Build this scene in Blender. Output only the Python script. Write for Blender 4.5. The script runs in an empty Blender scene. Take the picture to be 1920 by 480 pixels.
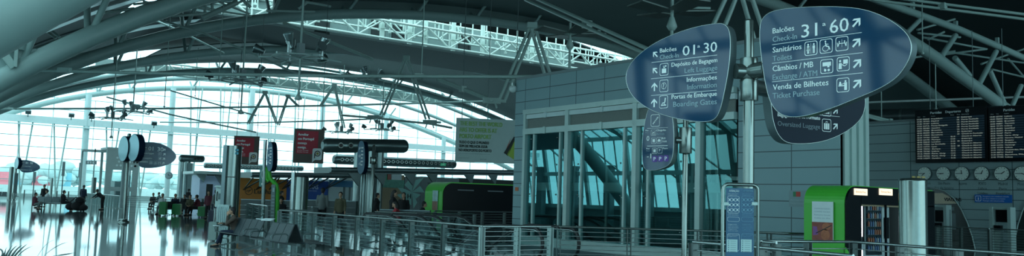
import bpy, math, random
from mathutils import Vector, Matrix
random.seed(7)
C = bpy.context.scene.collection
PI = math.pi
V = Vector
# ------------------------------------------------------------------ camera model (hall frame: x across, y along the hall, z up)
FOC = 1550.0
yaw = math.radians(36.8); pitch = math.atan(135 / FOC); roll = math.atan(0.03)
EYE = V((0, 0, 1.65))
_fw = V((math.sin(yaw) * math.cos(pitch), math.cos(yaw) * math.cos(pitch), math.sin(pitch)))
_r0 = V((math.cos(yaw), -math.sin(yaw), 0)); _u0 = _r0.cross(_fw)
_R = math.cos(roll) * _r0 + math.sin(roll) * _u0
_U = -math.sin(roll) * _r0 + math.cos(roll) * _u0
FWD = V((math.sin(yaw), math.cos(yaw), 0)); RGT = V((math.cos(yaw), -math.sin(yaw), 0))
def ray(x, y): return _fw + _R * ((x - 960) / FOC) - _U * ((y - 240) / FOC)
def PD(x, y, d): return EYE + ray(x, y) * d
def FZ(x, y, h=0.0):
    d = ray(x, y); return EYE + d * ((h - 1.65) / d.z)
def PA(x, y, a):
    d = ray(x, y); return EYE + d * (a / d.x)
def PB(x, y, b):
    d = ray(x, y); return EYE + d * (b / d.y)
def HZ(x): return 346.2 + 0.03 * x
cam = bpy.data.cameras.new('camera'); co = bpy.data.objects.new('camera', cam); C.objects.link(co)
m = Matrix.Identity(4)
for i in range(3):
    m[i][0] = _R[i]; m[i][1] = _U[i]; m[i][2] = -_fw[i]; m[i][3] = EYE[i]
co.matrix_world = m
cam.sensor_width = 36; cam.lens = 36 * FOC / 1920; cam.clip_end = 2000; cam.clip_start = 0.05
bpy.context.scene.camera = co
# ------------------------------------------------------------------ materials
MATS = {}
def mat(name, col, rough=0.5, metal=0.0, emit=0.0, var=0.08, scale=3.0, spec=0.5, bump=0.0):
    if name in MATS: return MATS[name]
    M = bpy.data.materials.new(name); M.use_nodes = True; nt = M.node_tree; b = nt.nodes['Principled BSDF']
    b.inputs['Roughness'].default_value = rough; b.inputs['Metallic'].default_value = metal
    b.inputs['Specular IOR Level'].default_value = spec
    tc = nt.nodes.new('ShaderNodeTexCoord'); nz = nt.nodes.new('ShaderNodeTexNoise'); nz.inputs['Scale'].default_value = scale
    nt.links.new(tc.outputs['Object'], nz.inputs['Vector'])
    mx = nt.nodes.new('ShaderNodeMix'); mx.data_type = 'RGBA'
    mx.inputs[6].default_value = tuple(c * (1 - var) for c in col) + (1,); mx.inputs[7].default_value = tuple(min(1, c * (1 + var)) for c in col) + (1,)
    nt.links.new(nz.outputs['Fac'], mx.inputs[0]); nt.links.new(mx.outputs[2], b.inputs['Base Color'])
    if emit:
        b.inputs['Emission Color'].default_value = tuple(col) + (1,); b.inputs['Emission Strength'].default_value = emit
    if bump:
        bp = nt.nodes.new('ShaderNodeBump'); bp.inputs['Strength'].default_value = bump
        nt.links.new(nz.outputs['Fac'], bp.inputs['Height']); nt.links.new(bp.outputs['Normal'], b.inputs['Normal'])
    MATS[name] = M; return M
def glass(name, tint, refl, rough=0.0, gtint=(0.9, 0.97, 1.0)):
    """thin architectural pane: clear body colour mixed with a mirror coat"""
    M = bpy.data.materials.new(name); M.use_nodes = True; nt = M.node_tree; nt.nodes.remove(nt.nodes['Principled BSDF'])
    out = nt.nodes['Material Output']; tr = nt.nodes.new('ShaderNodeBsdfTransparent'); tr.inputs[0].default_value = tint + (1,)
    gl = nt.nodes.new('ShaderNodeBsdfGlossy'); gl.inputs['Roughness'].default_value = rough; gl.inputs[0].default_value = gtint + (1,)
    lw = nt.nodes.new('ShaderNodeLayerWeight'); lw.inputs[0].default_value = 0.35
    ma = nt.nodes.new('ShaderNodeMath'); ma.operation = 'MULTIPLY_ADD'; ma.inputs[1].default_value = 0.22; ma.inputs[2].default_value = refl
    nt.links.new(lw.outputs['Fresnel'], ma.inputs[0])
    mx = nt.nodes.new('ShaderNodeMixShader'); nt.links.new(ma.outputs[0], mx.inputs[0]); nt.links.new(tr.outputs[0], mx.inputs[1]); nt.links.new(gl.outputs[0], mx.inputs[2])
    nt.links.new(mx.outputs[0], out.inputs[0]); MATS[name] = M; return M
def tiles(name, col, line, ax, w, h, rough=0.45):
    """cladding panels: joints on a world grid; ax = 'x' when the wall runs along x, 'y' along y"""
    M = mat(name, col, rough, var=0.05, scale=1.2); nt = M.node_tree; b = nt.nodes['Principled BSDF']
    src = b.inputs['Base Color'].links[0].from_socket
    g = nt.nodes.new('ShaderNodeNewGeometry'); sp = nt.nodes.new('ShaderNodeSeparateXYZ'); nt.links.new(g.outputs['Position'], sp.inputs[0])
    outs = []
    for sock, size in ((sp.outputs['X' if ax == 'x' else 'Y'], w), (sp.outputs['Z'], h)):
        d = nt.nodes.new('ShaderNodeMath'); d.operation = 'DIVIDE'; d.inputs[1].default_value = size; nt.links.new(sock, d.inputs[0])
        f = nt.nodes.new('ShaderNodeMath'); f.operation = 'FRACT'; nt.links.new(d.outputs[0], f.inputs[0])
        l = nt.nodes.new('ShaderNodeMath'); l.operation = 'LESS_THAN'; l.inputs[1].default_value = 0.028 / size; nt.links.new(f.outputs[0], l.inputs[0]); outs.append(l)
    mxx = nt.nodes.new('ShaderNodeMath'); mxx.operation = 'MAXIMUM'
    nt.links.new(outs[0].outputs[0], mxx.inputs[0]); nt.links.new(outs[1].outputs[0], mxx.inputs[1])
    mx = nt.nodes.new('ShaderNodeMix'); mx.data_type = 'RGBA'; nt.links.new(mxx.outputs[0], mx.inputs[0]); nt.links.new(src, mx.inputs[6])
    mx.inputs[7].default_value = line + (1,); nt.links.new(mx.outputs[2], b.inputs['Base Color']); return M

arch_m = mat('arch paint', (0.27, 0.385, 0.375), 0.45, var=0.05)
rod_m = mat('rod paint', (0.32, 0.44, 0.42), 0.4, var=0.04)
white_m = mat('white truss paint', (0.80, 0.92, 0.86), 0.5)
soffit_m = mat('soffit panels', (0.10, 0.145, 0.145), 0.6, scale=0.4)
roof_m = mat('dark roof lining', (0.045, 0.065, 0.07), 0.7, scale=0.5)
fascia_m = tiles('fascia cladding', (0.25, 0.34, 0.33), (0.08, 0.11, 0.11), 'x', 2.4, 50, 0.5)
steel = mat('brushed stainless steel', (0.22, 0.27, 0.26), 0.2, 0.85, scale=12)
steel_d = mat('dark steel', (0.10, 0.14, 0.145), 0.35, 0.7)
post_m = mat('rail post steel', (0.12, 0.16, 0.16), 0.45, 0.5)
rail_m = mat('polished handrail', (0.40, 0.46, 0.46), 0.22, 0.9)
floor_m = mat('polished granite floor', (0.10, 0.14, 0.15), 0.05, scale=0.6, var=0.12, spec=0.8)
black = mat('black rubber', (0.012, 0.015, 0.018), 0.45)
blackgl = mat('black gloss panel', (0.004, 0.007, 0.010), 0.3, spec=0.12)
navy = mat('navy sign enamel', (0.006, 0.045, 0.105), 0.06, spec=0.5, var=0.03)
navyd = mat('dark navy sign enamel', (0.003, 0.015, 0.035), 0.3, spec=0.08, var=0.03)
rim_m = mat('sign rim aluminium', (0.20, 0.27, 0.29), 0.35, 0.6)
letw = mat('white lettering', (0.85, 0.92, 0.93), 0.5, var=0.0)
letg = mat('grey lettering', (0.30, 0.42, 0.48), 0.5, var=0.0)
purple = mat('violet parking symbol', (0.10, 0.03, 0.30), 0.4)
clad = tiles('blue grey cladding', (0.21, 0.345, 0.38), (0.05, 0.09, 0.10), 'y', 1.5, 0.458, 0.4)
clad2 = tiles('clock wall cladding', (0.32, 0.45, 0.47), (0.04, 0.07, 0.075), 'y', 2.3, 0.458, 0.45)
clad3 = tiles('end wall cladding', (0.17, 0.23, 0.23), (0.05, 0.07, 0.07), 'x', 0.35, 50, 0.45)
frame_m = mat('lift frame paint', (0.42, 0.55, 0.54), 0.35, 0.2)
mesh_m = mat('perforated grey panel', (0.17, 0.20, 0.19), 0.6, scale=60, var=0.35)
dark = mat('dark interior', (0.02, 0.03, 0.032), 0.6)
shaft = mat('lift machinery grey', (0.26, 0.34, 0.33), 0.5, 0.3)
green = mat('bright green enamel', (0.075, 0.50, 0.05), 0.35, var=0.05)
greend = mat('green plastic shell', (0.012, 0.22, 0.06), 0.4)
red_b = mat('crimson banner', (0.46, 0.03, 0.055), 0.6, var=0.05)
brown_b = mat('brown banner cloth', (0.12, 0.095, 0.085), 0.7)
board_w = mat('grey billboard vinyl', (0.36, 0.47, 0.47), 0.5, var=0.05)
limeg = mat('lime lettering', (0.25, 0.45, 0.13), 0.5)
blackt = mat('black lettering', (0.01, 0.015, 0.015), 0.5)
orange = mat('orange shop panel', (0.66, 0.25, 0.05), 0.5)
blue_s = mat('blue shop panel', (0.03, 0.11, 0.45), 0.5)
blue_l = mat('light blue fascia', (0.03, 0.22, 0.45), 0.4)
white_s = mat('pale shop panel', (0.62, 0.75, 0.78), 0.5)
lav = mat('lavender booth panel', (0.55, 0.65, 0.85), 0.5)
grey_s = mat('grey shop wall', (0.20, 0.26, 0.27), 0.5)
tan = mat('tan wooden panel', (0.34, 0.27, 0.17), 0.5)
tanl = mat('tan shop header', (0.75, 0.62, 0.48), 0.5)
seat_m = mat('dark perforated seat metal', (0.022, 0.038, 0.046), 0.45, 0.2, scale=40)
skin = mat('skin', (0.42, 0.25, 0.17), 0.55)
hair_m = mat('dark hair', (0.012, 0.011, 0.012), 0.6)
cloth = {n: mat(n + ' cloth', c, 0.85, bump=0.2, scale=14) for n, c in dict(brown=(0.075, 0.055, 0.045), navy=(0.012, 0.022, 0.05), black=(0.01, 0.011, 0.014),
         maroon=(0.13, 0.03, 0.05), white=(0.60, 0.66, 0.68), grey=(0.16, 0.19, 0.19), olive=(0.09, 0.085, 0.05), red=(0.35, 0.03, 0.04), teal=(0.05, 0.12, 0.14)).items()}
paper = mat('paper', (0.72, 0.82, 0.84), 0.6)
blue_n = mat('blue notice', (0.010, 0.09, 0.19), 0.35)
blue_i = mat('bright blue notice', (0.01, 0.15, 0.55), 0.35)
warm = mat('warm lit sign', (1.0, 0.80, 0.58), 0.5, emit=0.9, var=0)
tube_l = mat('white light tube', (0.85, 0.85, 1.0), 0.5, emit=5, var=0)
amber = mat('lit board letters', (0.62, 0.68, 0.58), 0.5, emit=0.4, var=0)
rowb = mat('board row blue', (0.015, 0.045, 0.08), 0.4)
clockf = mat('clock dial', (0.80, 0.90, 0.84), 0.4)
reflm = mat('lamp reflector', (0.75, 0.9, 0.95), 0.15, 0.9)
leaf_m = mat('dark palm leaf', (0.01, 0.035, 0.035), 0.4)
tree_m = mat('foliage with painted haze', (0.42, 0.56, 0.55), 0.9, bump=0.5, scale=2)  # outdoor haze is mixed into the leaf colour
bark = mat('bark', (0.2, 0.2, 0.18), 0.9)
cont_r = mat('container red with painted haze', (0.75, 0.22, 0.26), 0.5)  # red turned pink, the haze is put into the colour
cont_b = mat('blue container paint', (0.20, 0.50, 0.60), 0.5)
apron = mat('concrete apron', (0.60, 0.68, 0.68), 0.8, scale=0.05)
g_fac = glass('facade glass', (0.97, 1.0, 1.0), 0.02)
g_lift = glass('lift glass', (0.50, 0.66, 0.66), 0.08, 0.0, (0.24, 0.62, 0.66))
g_rail = glass('balustrade glass', (0.80, 0.90, 0.90), 0.04)
g_dark = glass('dark glass', (0.3, 0.4, 0.4), 0.10)
# ------------------------------------------------------------------ mesh builder
class MB:
    def __init__(s): s.v = []; s.f = []; s.s = []; s.m = []; s.cm = 0
    def add(s, vs, fs, smooth=False):
        o = len(s.v); s.v += [tuple(p) for p in vs]
        for f in fs: s.f.append(tuple(i + o for i in f)); s.s.append(smooth); s.m.append(s.cm)
        return s
    def box(s, c, d, rz=0, ry=0, rx=0):
        c = V(c); R = Matrix.Rotation(rz, 3, 'Z') @ Matrix.Rotation(ry, 3, 'Y') @ Matrix.Rotation(rx, 3, 'X')
        vs = [c + R @ V((x * d[0] / 2, y * d[1] / 2, z * d[2] / 2)) for x in (-1, 1) for y in (-1, 1) for z in (-1, 1)]
        return s.add(vs, [(0, 1, 3, 2), (4, 6, 7, 5), (0, 4, 5, 1), (2, 3, 7, 6), (0, 2, 6, 4), (1, 5, 7, 3)])
    def mm(s, a, b):
        a = V(a); b = V(b); return s.box((a + b) / 2, [abs(b[i] - a[i]) for i in range(3)])
    def bar(s, p, q, w, h, up=(0, 0, 1)):
        p = V(p); q = V(q); d = (q - p).normalized(); u = V(up)
        if abs(d.dot(u)) > 0.99: u = V((0, 1, 0))
        x = d.cross(u).normalized(); u = x.cross(d)
        vs = [e + x * (i * w / 2) + u * (j * h / 2) for e in (p, q) for i, j in ((-1, -1), (1, -1), (1, 1), (-1, 1))]
        return s.add(vs, [(0, 1, 2, 3), (7, 6, 5, 4), (0, 4, 5, 1), (1, 5, 6, 2), (2, 6, 7, 3), (3, 7, 4, 0)])
    def path(s, pts, r, n=8, closed=False, caps=True):
        pts = [V(p) for p in pts]; N = len(pts); rs = r if isinstance(r, (list, tuple)) else [r] * N
        up = None; vs = []
        for i, p in enumerate(pts):
            a = pts[i - 1] if (i > 0 or closed) else p; b = pts[(i + 1) % N] if (i < N - 1 or closed) else p
            t = (b - a).normalized()
            if up is None:
                up = V((0, 0, 1)) if abs(t.z) < 0.9 else V((1, 0, 0))
            x = t.cross(up)
            if x.length < 1e-5: x = t.cross(V((0.3, 1, 0.2)))
            x.normalize(); up = x.cross(t)
            vs += [p + (x * math.cos(2 * PI * k / n) + up * math.sin(2 * PI * k / n)) * rs[i] for k in range(n)]
        fs = []
        for i in range(N if closed else N - 1):
            j = (i + 1) % N
            for k in range(n): l = (k + 1) % n; fs.append((i * n + k, i * n + l, j * n + l, j * n + k))
        s.add(vs, fs, True)
        if caps and not closed:
            s.add(vs[:n], [tuple(range(n))[::-1]]); s.add(vs[-n:], [tuple(range(n))])
        return s
    def tube(s, p, q, r, r2=None, n=8): return s.path([p, q], [r, r if r2 is None else r2], n)
    def ball(s, c, r, n=10, sc=(1, 1, 1)):
        c = V(c); vs = [c + V((0, 0, r * sc[2]))]; m_ = n // 2
        for i in range(1, m_):
            th = PI * i / m_
            vs += [c + V((r * sc[0] * math.sin(th) * math.cos(2 * PI * k / n), r * sc[1] * math.sin(th) * math.sin(2 * PI * k / n), r * sc[2] * math.cos(th))) for k in range(n)]
        vs.append(c - V((0, 0, r * sc[2]))); fs = [(0, 1 + k, 1 + (k + 1) % n) for k in range(n)]
        for i in range(m_ - 2):
            for k in range(n):
                a = 1 + i * n; b = a + n; l = (k + 1) % n; fs.append((a + k, b + k, b + l, a + l))
        a = 1 + (m_ - 2) * n; L = len(vs) - 1; fs += [(a + k, L, a + (k + 1) % n) for k in range(n)]
        return s.add(vs, fs, True)
    def prism(s, pts, off, smooth=False):
        n = len(pts); off = V(off); vs = [V(p) for p in pts] + [V(p) + off for p in pts]
        s.add(vs, [tuple(range(n)), tuple(range(2 * n - 1, n - 1, -1))])
        return s.add(vs, [(i, i + n, (i + 1) % n + n, (i + 1) % n) for i in range(n)], smooth)
    def lathe(s, prof, base, n=24):
        base = V(base); vs = []; fs = []
        for r, z in prof: vs += [base + V((r * math.cos(2 * PI * k / n), r * math.sin(2 * PI * k / n), z)) for k in range(n)]
        for i in range(len(prof) - 1):
            for k in range(n): l = (k + 1) % n; fs.append((i * n + k, i * n + l, i * n + n + l, i * n + n + k))
        s.add(vs, fs, True); s.add(vs[-n:], [tuple(range(n))]); return s.add(vs[:n], [tuple(range(n))[::-1]])
    def build(s, name, mt, parent=None, **kw):
        me = bpy.data.meshes.new(name); me.from_pydata(s.v, [], s.f); me.polygons.foreach_set('use_smooth', s.s)
        for q in (mt if isinstance(mt, (list, tuple)) else [mt]): me.materials.append(q)
        me.polygons.foreach_set('material_index', s.m); me.update()
        import bmesh
        bm = bmesh.new(); bm.from_mesh(me); bmesh.ops.recalc_face_normals(bm, faces=bm.faces); bm.to_mesh(me); bm.free()
        o = bpy.data.objects.new(name, me); C.objects.link(o)
        if parent: o.parent = parent; o.matrix_parent_inverse = Matrix.Translation(parent.location).inverted() if not parent.rotation_euler.z else (Matrix.Translation(parent.location) @ Matrix.Rotation(parent.rotation_euler.z, 4, 'Z')).inverted()
        for k, q in kw.items(): o[k] = q
        return o
def thing(name, label, cat, loc=(0, 0, 0), group=None, rz=0):
    o = bpy.data.objects.new(name, None); C.objects.link(o); o.location = loc; o.rotation_euler = (0, 0, rz)
    o.empty_display_size = 0.2; o['label'] = label; o['category'] = cat
    if group: o['group'] = group
    return o
def lone(mb, name, mt, label, cat, group=None):
    o = mb.build(name, mt); o['label'] = label; o['category'] = cat
    if group: o['group'] = group
    return o
def struct(mb, name, mt, parent=None):
    o = mb.build(name, mt, parent)
    if parent is None: o['kind'] = 'structure'
    return o
def empty_struct(name):
    o = bpy.data.objects.new(name, None); C.objects.link(o); o['kind'] = 'structure'; return o
def dup(root, loc, label, rz=0, group=None):
    r = root.copy(); C.objects.link(r); r.location = loc; r.rotation_euler = (0, 0, rz); r['label'] = label
    if group: r['group'] = group
    for ch in list(root.children):
        c = ch.copy(); C.objects.link(c); c.parent = r
        for g in list(ch.children):
            d = g.copy(); C.objects.link(d); d.parent = c
    return r
# ------------------------------------------------------------------ flat faces with writing
_tc = {}
def glyphs(txt):
    if txt in _tc: return _tc[txt]
    cu = bpy.data.curves.new('t', 'FONT'); cu.body = txt; cu.resolution_u = 2
    o = bpy.data.objects.new('t', cu); C.objects.link(o); dg = bpy.context.evaluated_depsgraph_get(); dg.update()
    me = bpy.data.meshes.new_from_object(o.evaluated_get(dg)); vs = [tuple(v.co[:2]) for v in me.vertices]; fs = [tuple(p.vertices) for p in me.polygons]
    bpy.data.objects.remove(o); bpy.data.curves.remove(cu); bpy.data.meshes.remove(me)
    _tc[txt] = (vs, fs); return _tc[txt]
class Face:
    """a plane in the hall; d runs to the reader's right, z up, n towards the reader"""
    def __init__(s, P, d):
        s.P = V(P); s.d = V((d[0], d[1], 0)).normalized(); s.n = V((s.d.y, -s.d.x, 0))
        if s.n.dot(EYE - s.P) < 0: s.n = -s.n
    def hit(s, x, y):
        r = ray(x, y); return EYE + r * ((s.P - EYE).dot(s.n) / r.dot(s.n))
    def px(s, x, y):
        p = s.hit(x, y); return ((p - s.P).dot(s.d), p.z)
    def pt(s, u, z, o=0.004): q = s.P + s.d * u + s.n * o; return V((q.x, q.y, z))
    def poly(s, mb, pts, o=0.004): mb.add([s.pt(u, z, o) for u, z in pts], [tuple(range(len(pts)))])
    def rect(s, mb, u0, z0, u1, z1, o=0.004): s.poly(mb, [(u0, z0), (u1, z0), (u1, z1), (u0, z1)], o)
    def line(s, mb, u0, z0, u1, z1, w, o=0.004):
        d = V((u1 - u0, z1 - z0)); L = d.length or 1; nx, nz = -d.y / L * w / 2, d.x / L * w / 2
        s.poly(mb, [(u0 - nx, z0 - nz), (u1 - nx, z1 - nz), (u1 + nx, z1 + nz), (u0 + nx, z0 + nz)], o)
    def disc(s, mb, u, z, r, o=0.004, n=14, sx=1): s.poly(mb, [(u + sx * r * math.cos(2 * PI * k / n), z + r * math.sin(2 * PI * k / n)) for k in range(n)], o)
    def ring(s, mb, pts, w, o=0.004):
        cu = sum(p[0] for p in pts) / len(pts); cz = sum(p[1] for p in pts) / len(pts)
        mu = max(abs(p[0] - cu) for p in pts) or 1; mz = max(abs(p[1] - cz) for p in pts) or 1
        inn = [(cu + (p[0] - cu) * (1 - w / mu), cz + (p[1] - cz) * (1 - w / mz)) for p in pts]; n = len(pts)
        mb.add([s.pt(*p, o) for p in pts] + [s.pt(*p, o) for p in inn], [(i, (i + 1) % n, (i + 1) % n + n, i + n) for i in range(n)])
    def rr(s, u, z, w, h, r):
        out = []
        for cx, cz, a0 in ((w / 2 - r, h / 2 - r, 0), (-w / 2 + r, h / 2 - r, 90), (-w / 2 + r, -h / 2 + r, 180), (w / 2 - r, -h / 2 + r, 270)):
            for k in range(5): a = math.radians(a0 + k * 22.5); out.append((u + cx + r * math.cos(a), z + cz + r * math.sin(a)))
        return out
    def text(s, mb, txt, u, z, cap, width=None, o=0.005, bold=0):
        vs, fs = glyphs(txt)
        if not vs: return
        k = cap / 0.70; x0 = min(v[0] for v in vs); x1 = max(v[0] for v in vs); kx = k if width is None else width / (x1 - x0)
        mb.add([s.pt(u + (v[0] - x0) * kx, z + v[1] * k, o) for v in vs], fs)
        if bold:
            mb.add([s.pt(u + (v[0] - x0) * kx + bold, z + v[1] * k, o + .0005) for v in vs], fs)
    def tpx(s, mb, txt, xl, yb, xr, cap, o=0.005, bold=0):
        u, z = s.px(xl, yb); u1, _ = s.px(xr, yb); dist = (s.pt(u, z) - EYE).dot(_fw); k = dist / FOC
        s.text(mb, txt, u, z, cap * k, abs(u1 - u), o, bold * k)
    def solid(s, mb, pts, th, o=0.0, smooth=False): mb.prism([s.pt(u, z, o) for u, z in pts], -s.n * th, smooth)
def smooth_outline(pts, k=2):
    for _ in range(k):
        out = []
        for i in range(len(pts)):
            a = pts[i]; b = pts[(i + 1) % len(pts)]
            out += [(a[0] * .75 + b[0] * .25, a[1] * .75 + b[1] * .25), (a[0] * .25 + b[0] * .75, a[1] * .25 + b[1] * .75)]
        pts = out
    return pts
# ================================================================== THE SETTING
A0 = 16.392; BF = 137.6
AB = [137.6, 111.1, 88.6, 64.14, 41.4, 14.6]
def az(a):
    q = a - A0 - 34.68; n = abs(min(q, 0)); z = 18.83 - .0046 * q * q - 1.72e-6 * n ** 4 + .0608e-3 * n ** 3
    return z + 0.0026 * max(0, q - 28) ** 2
WX0, WX1, WY0, WY1 = 12.0, 19.0, 16.4, 27.0     # escalator well
f = MB()
for a0_, b0_, a1_, b1_ in ((-60, -30, 130, WY0), (-60, WY1, 130, BF), (-60, WY0, WX0, WY1), (WX1, WY0, 130, WY1)): f.mm((a0_, b0_, -0.3), (a1_, b1_, 0))
struct(f, 'floor', floor_m)
f = MB(); f.mm((WX0 - .2, WY0 - .2, -4.6), (WX1 + .2, WY1 + .2, -4.4)); struct(f, 'floor_lower', floor_m)
f = MB(); f.mm((WX0 - .1, WY0, -4.4), (WX0, WY1, -.31)); f.mm((WX1, WY0, -4.4), (WX1 + .1, WY1, -.31)); f.mm((WX0, WY1, -4.4), (WX1, WY1 + .1, -.31)); f.mm((WX0, WY0 - .1, -4.4), (WX1, WY0, -.31))
struct(f, 'wall_escalator_well', grey_s)
# roof shell, skylights left open between the bays
def shell(b0, b1, a0_, a1_, dz, mt, name, th=0.15, step=3.0):
    n = max(2, int((a1_ - a0_) / step)); mb = MB(); vs = []
    for i in range(n + 1):
        a = a0_ + (a1_ - a0_) * i / n; z = az(a) + dz
        vs += [(a, b0, z), (a, b1, z), (a, b0, z + th), (a, b1, z + th)]
    fs = []
    for i in range(n):
        k = i * 4; fs += [(k, k + 1, k + 5, k + 4), (k + 2, k + 6, k + 7, k + 3), (k, k + 4, k + 6, k + 2), (k + 1, k + 3, k + 7, k + 5)]
    fs += [(0, 2, 3, 1), (n * 4, n * 4 + 1, n * 4 + 3, n * 4 + 2)]
    mb.add(vs, fs, False); return struct(mb, name, mt)
shell(-25, 66.5, 4, 118, 3.4, roof_m, 'ceiling')
shell(76.0, 112.5, 7, 118, 3.4, roof_m, 'ceiling_far_bay')
shell(43.5, 65.0, 27, 117, 1.25, soffit_m, 'ceiling_soffit_near')
shell(64.9, 65.3, 24, 117, .35, soffit_m, 'trim_soffit_edge', th=1.5)
f = MB(); f.mm((20, 76.9, 17.95), (100, 88.0, 18.1)); struct(f, 'ceiling_dark_band', roof_m)
shell(91.5, 111.5, 22, 117, 1.15, mat('soffit panels with painted shade', (0.06, 0.09, 0.09), 0.6), 'ceiling_soffit_far')  # same panels as the near soffit, with shade put into the colour
shell(-20, 12, 20, 117, 1.4, soffit_m, 'ceiling_soffit_overhead')
# metal louvre strips under the open bays on the left
for nm, b0_, a1_ in (('ceiling_louvre_a', 57, 26), ('ceiling_louvre_b', 52, 24), ('ceiling_louvre_c', 80, 30)):
    shell(b0_, b0_ + 2.2, 3, a1_, 2.6, mat('ribbed metal lining', (0.30, 0.38, 0.40), 0.3, 0.7), nm, 0.06)
shell(45, 61, -1, 4.5, 3.3, mat('ribbed metal lining', (0.30, 0.38, 0.40), 0.3, 0.7), 'ceiling_louvre_eaves', 0.08, 1.0)
shell(66, 76, -1, 14, 3.5, roof_m, 'ceiling_eaves_strip', 0.08, 1.5)
# side wall that closes the right flank, seen dark between the trusses
f = MB(); f.mm((118, -30, 0), (118.4, BF, 22)); struct(f, 'wall_right_far', roof_m)
# glass facade
f = MB(); f.add([(-70, BF, 0), (118, BF, 0), (118, BF, 24), (-70, BF, 24)], [(0, 1, 2, 3)])
win = struct(f, 'window_1', g_fac)
fr = MB()
for z in (2.5, 4.1, 5.7, 7.3, 8.9, 13.0, 14.7, 16.4): fr.mm((-70, BF - .12, z - .05), (117, BF + .05, z + .05))
a = -68.0
while a < 116: fr.mm((a - .05, BF - .15, 0), (a + .05, BF + .03, 21)); a += 4.12
fr.build('window_frame', frame_m, win)
fr = MB(); fr.mm((-70, BF - 1.4, 10.75), (117, BF - .2, 11.7)); fr.mm((-70, BF - 1.6, 10.35), (117, BF - 1.2, 10.5)); fr.build('window_transom_beam', mat('pale facade beam', (0.55, 0.66, 0.66), 0.5), win)
fr = MB(); fr.mm((-70, BF - .3, 0), (117, BF + .2, .5)); fr.build('window_sill', frame_m, win)
for k, a in enumerate((-28.2, -15.4, -2.6, 10.2, 22.9, 34.9, 47.6, 60.3, 73.0, 85.7)):
    f = MB(); f.tube((a, BF - 1, 0), (a, BF - 1, az(a) if a > 8 else 10.8), .42, n=16)
    f.lathe([(.6, 0), (.6, .25), (.42, .4)], (a, BF - 1, 0), 16)
    lone(f, 'facade_column', mat('pale column paint', (0.45, 0.58, 0.58), 0.45),
         'pale round column before the glass facade, ' + ['far outside left', 'well left', 'at the left end', 'just left of the far seats', 'behind the far seating group', 'beside the black airport arrow sign with two round blades', 'rising above the tall steel column with telephones', 'above the two crimson banners', 'above the horizontal air duct', 'left of the grey billboard'][k], 'column', 'facade columns')
k = 0
vl = ['left edge of the view', 'behind the farthest leaf sign', 'left of the lift tower', 'behind the lift tower', 'right of the navy leaf sign', 'above the lavender booth', 'behind the first crimson banner', 'behind the second crimson banner']
for a in (15.0, 19.5, 26.5, 31.0, 38.5, 43.2, 51.3, 56.0):
    f = MB(); f.tube((a, BF - 1, 0), (a + .9, BF - 1, az(a + .9) if a > 35 else 10.8), .11); f.tube((a, BF - 1, 0), (a - .9, BF - 1, az(a - .9) if a > 35 else 10.8), .11)
    lone(f, 'facade_strut', rod_m, 'slim V-shaped pale strut pair of the facade, ' + vl[k], 'strut', 'facade struts'); k += 1
# left flank: low wall, glazed eaves with ribs under the springing of the arches, close bars added for lift reflections
f = MB(); f.mm((-5.2, -30, 0), (-5, BF, 1.3)); struct(f, 'wall_left', grey_s)
f = MB(); f.add([(-5, -30, 1.3), (-5, BF, 1.3), (-4, BF, 6.5), (-4, -30, 6.5)], [(0, 1, 2, 3)]); f.add([(-4, -30, 6.5), (-4, BF, 6.5), (7, BF, az(7) + 3.4), (7, -30, az(7) + 3.4)], [(0, 1, 2, 3)]); w2 = struct(f, 'window_2', g_fac)
f = MB()
for z0_, a0_ in ((1.3, -5), (3.9, -4.5), (6.5, -4), (az(7) * .5 + 4.9, 1.5)): f.mm((a0_ - .15, -30, z0_ - .15), (a0_ + .15, BF, z0_ + .15))
b = -28.0
while b < BF:
    for q in (1.2, 2.4, 3.6): f.bar((-5, b + q, 1.3), (-4, b + q, 6.5), .07, .1, (0, 1, 0)); f.bar((-4, b + q, 6.5), (7, b + q, az(7) + 3.4), .07, .1, (0, 1, 0))
    f.bar((-4.6, b, 3.4), (-4, b + 4.8, 6.5), .1, .1, (0, 1, 0)); f.bar((1.5, b + 2.4, az(7) * .5 + 4.9), (7, b + 4.8, az(7) + 3.4), .15, .2, (0, 1, 0))
    f.bar((-5, b, 1.3), (-4, b, 6.5), .22, .35, (0, 1, 0)); f.bar((-4, b, 6.5), (7, b, az(7) + 3.4), .25, .45, (0, 1, 0))
    f.bar((-4, b, 6.5), (1.5, b + 2.4, az(7) * .5 + 4.9), .15, .2, (0, 1, 0)); b += 4.8
f.build('window_frame', frame_m, w2)
b = -24.0
while b < 130:
    f = MB(); f.mm((-4.7, b, 0), (-4.2, b + .7, 4.3)); f.mm((-4.8, b - .1, 4.3), (-4.1, b + .8, 4.5)); struct(f, 'wall_left_reflection_pier', grey_s); b += 4.1  # unseen piers added to give the lift glass dark verticals to reflect
# outside: apron, trees, containers
f = MB(); f.mm((-300, BF + .3, -.2), (400, 600, -.05)); struct(f, 'ground_apron', apron)
f = MB(); f.mm((-30, BF + 14, -.05), (120, BF + 14.6, 1.7)); struct(f, 'wall_apron_barrier', mat('pale barrier', (0.62, 0.72, 0.70), 0.7))
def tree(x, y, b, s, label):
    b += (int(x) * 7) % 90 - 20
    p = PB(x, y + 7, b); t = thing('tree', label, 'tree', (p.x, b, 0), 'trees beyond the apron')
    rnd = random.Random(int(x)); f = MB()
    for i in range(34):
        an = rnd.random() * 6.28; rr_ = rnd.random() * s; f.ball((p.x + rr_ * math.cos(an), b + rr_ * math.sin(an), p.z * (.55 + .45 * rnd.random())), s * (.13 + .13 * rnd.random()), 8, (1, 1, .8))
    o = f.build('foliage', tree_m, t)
    g = MB(); g.tube((p.x, b, -.1), (p.x, b, p.z * .6), .35, .2); g.build('trunk', bark, t)
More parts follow.
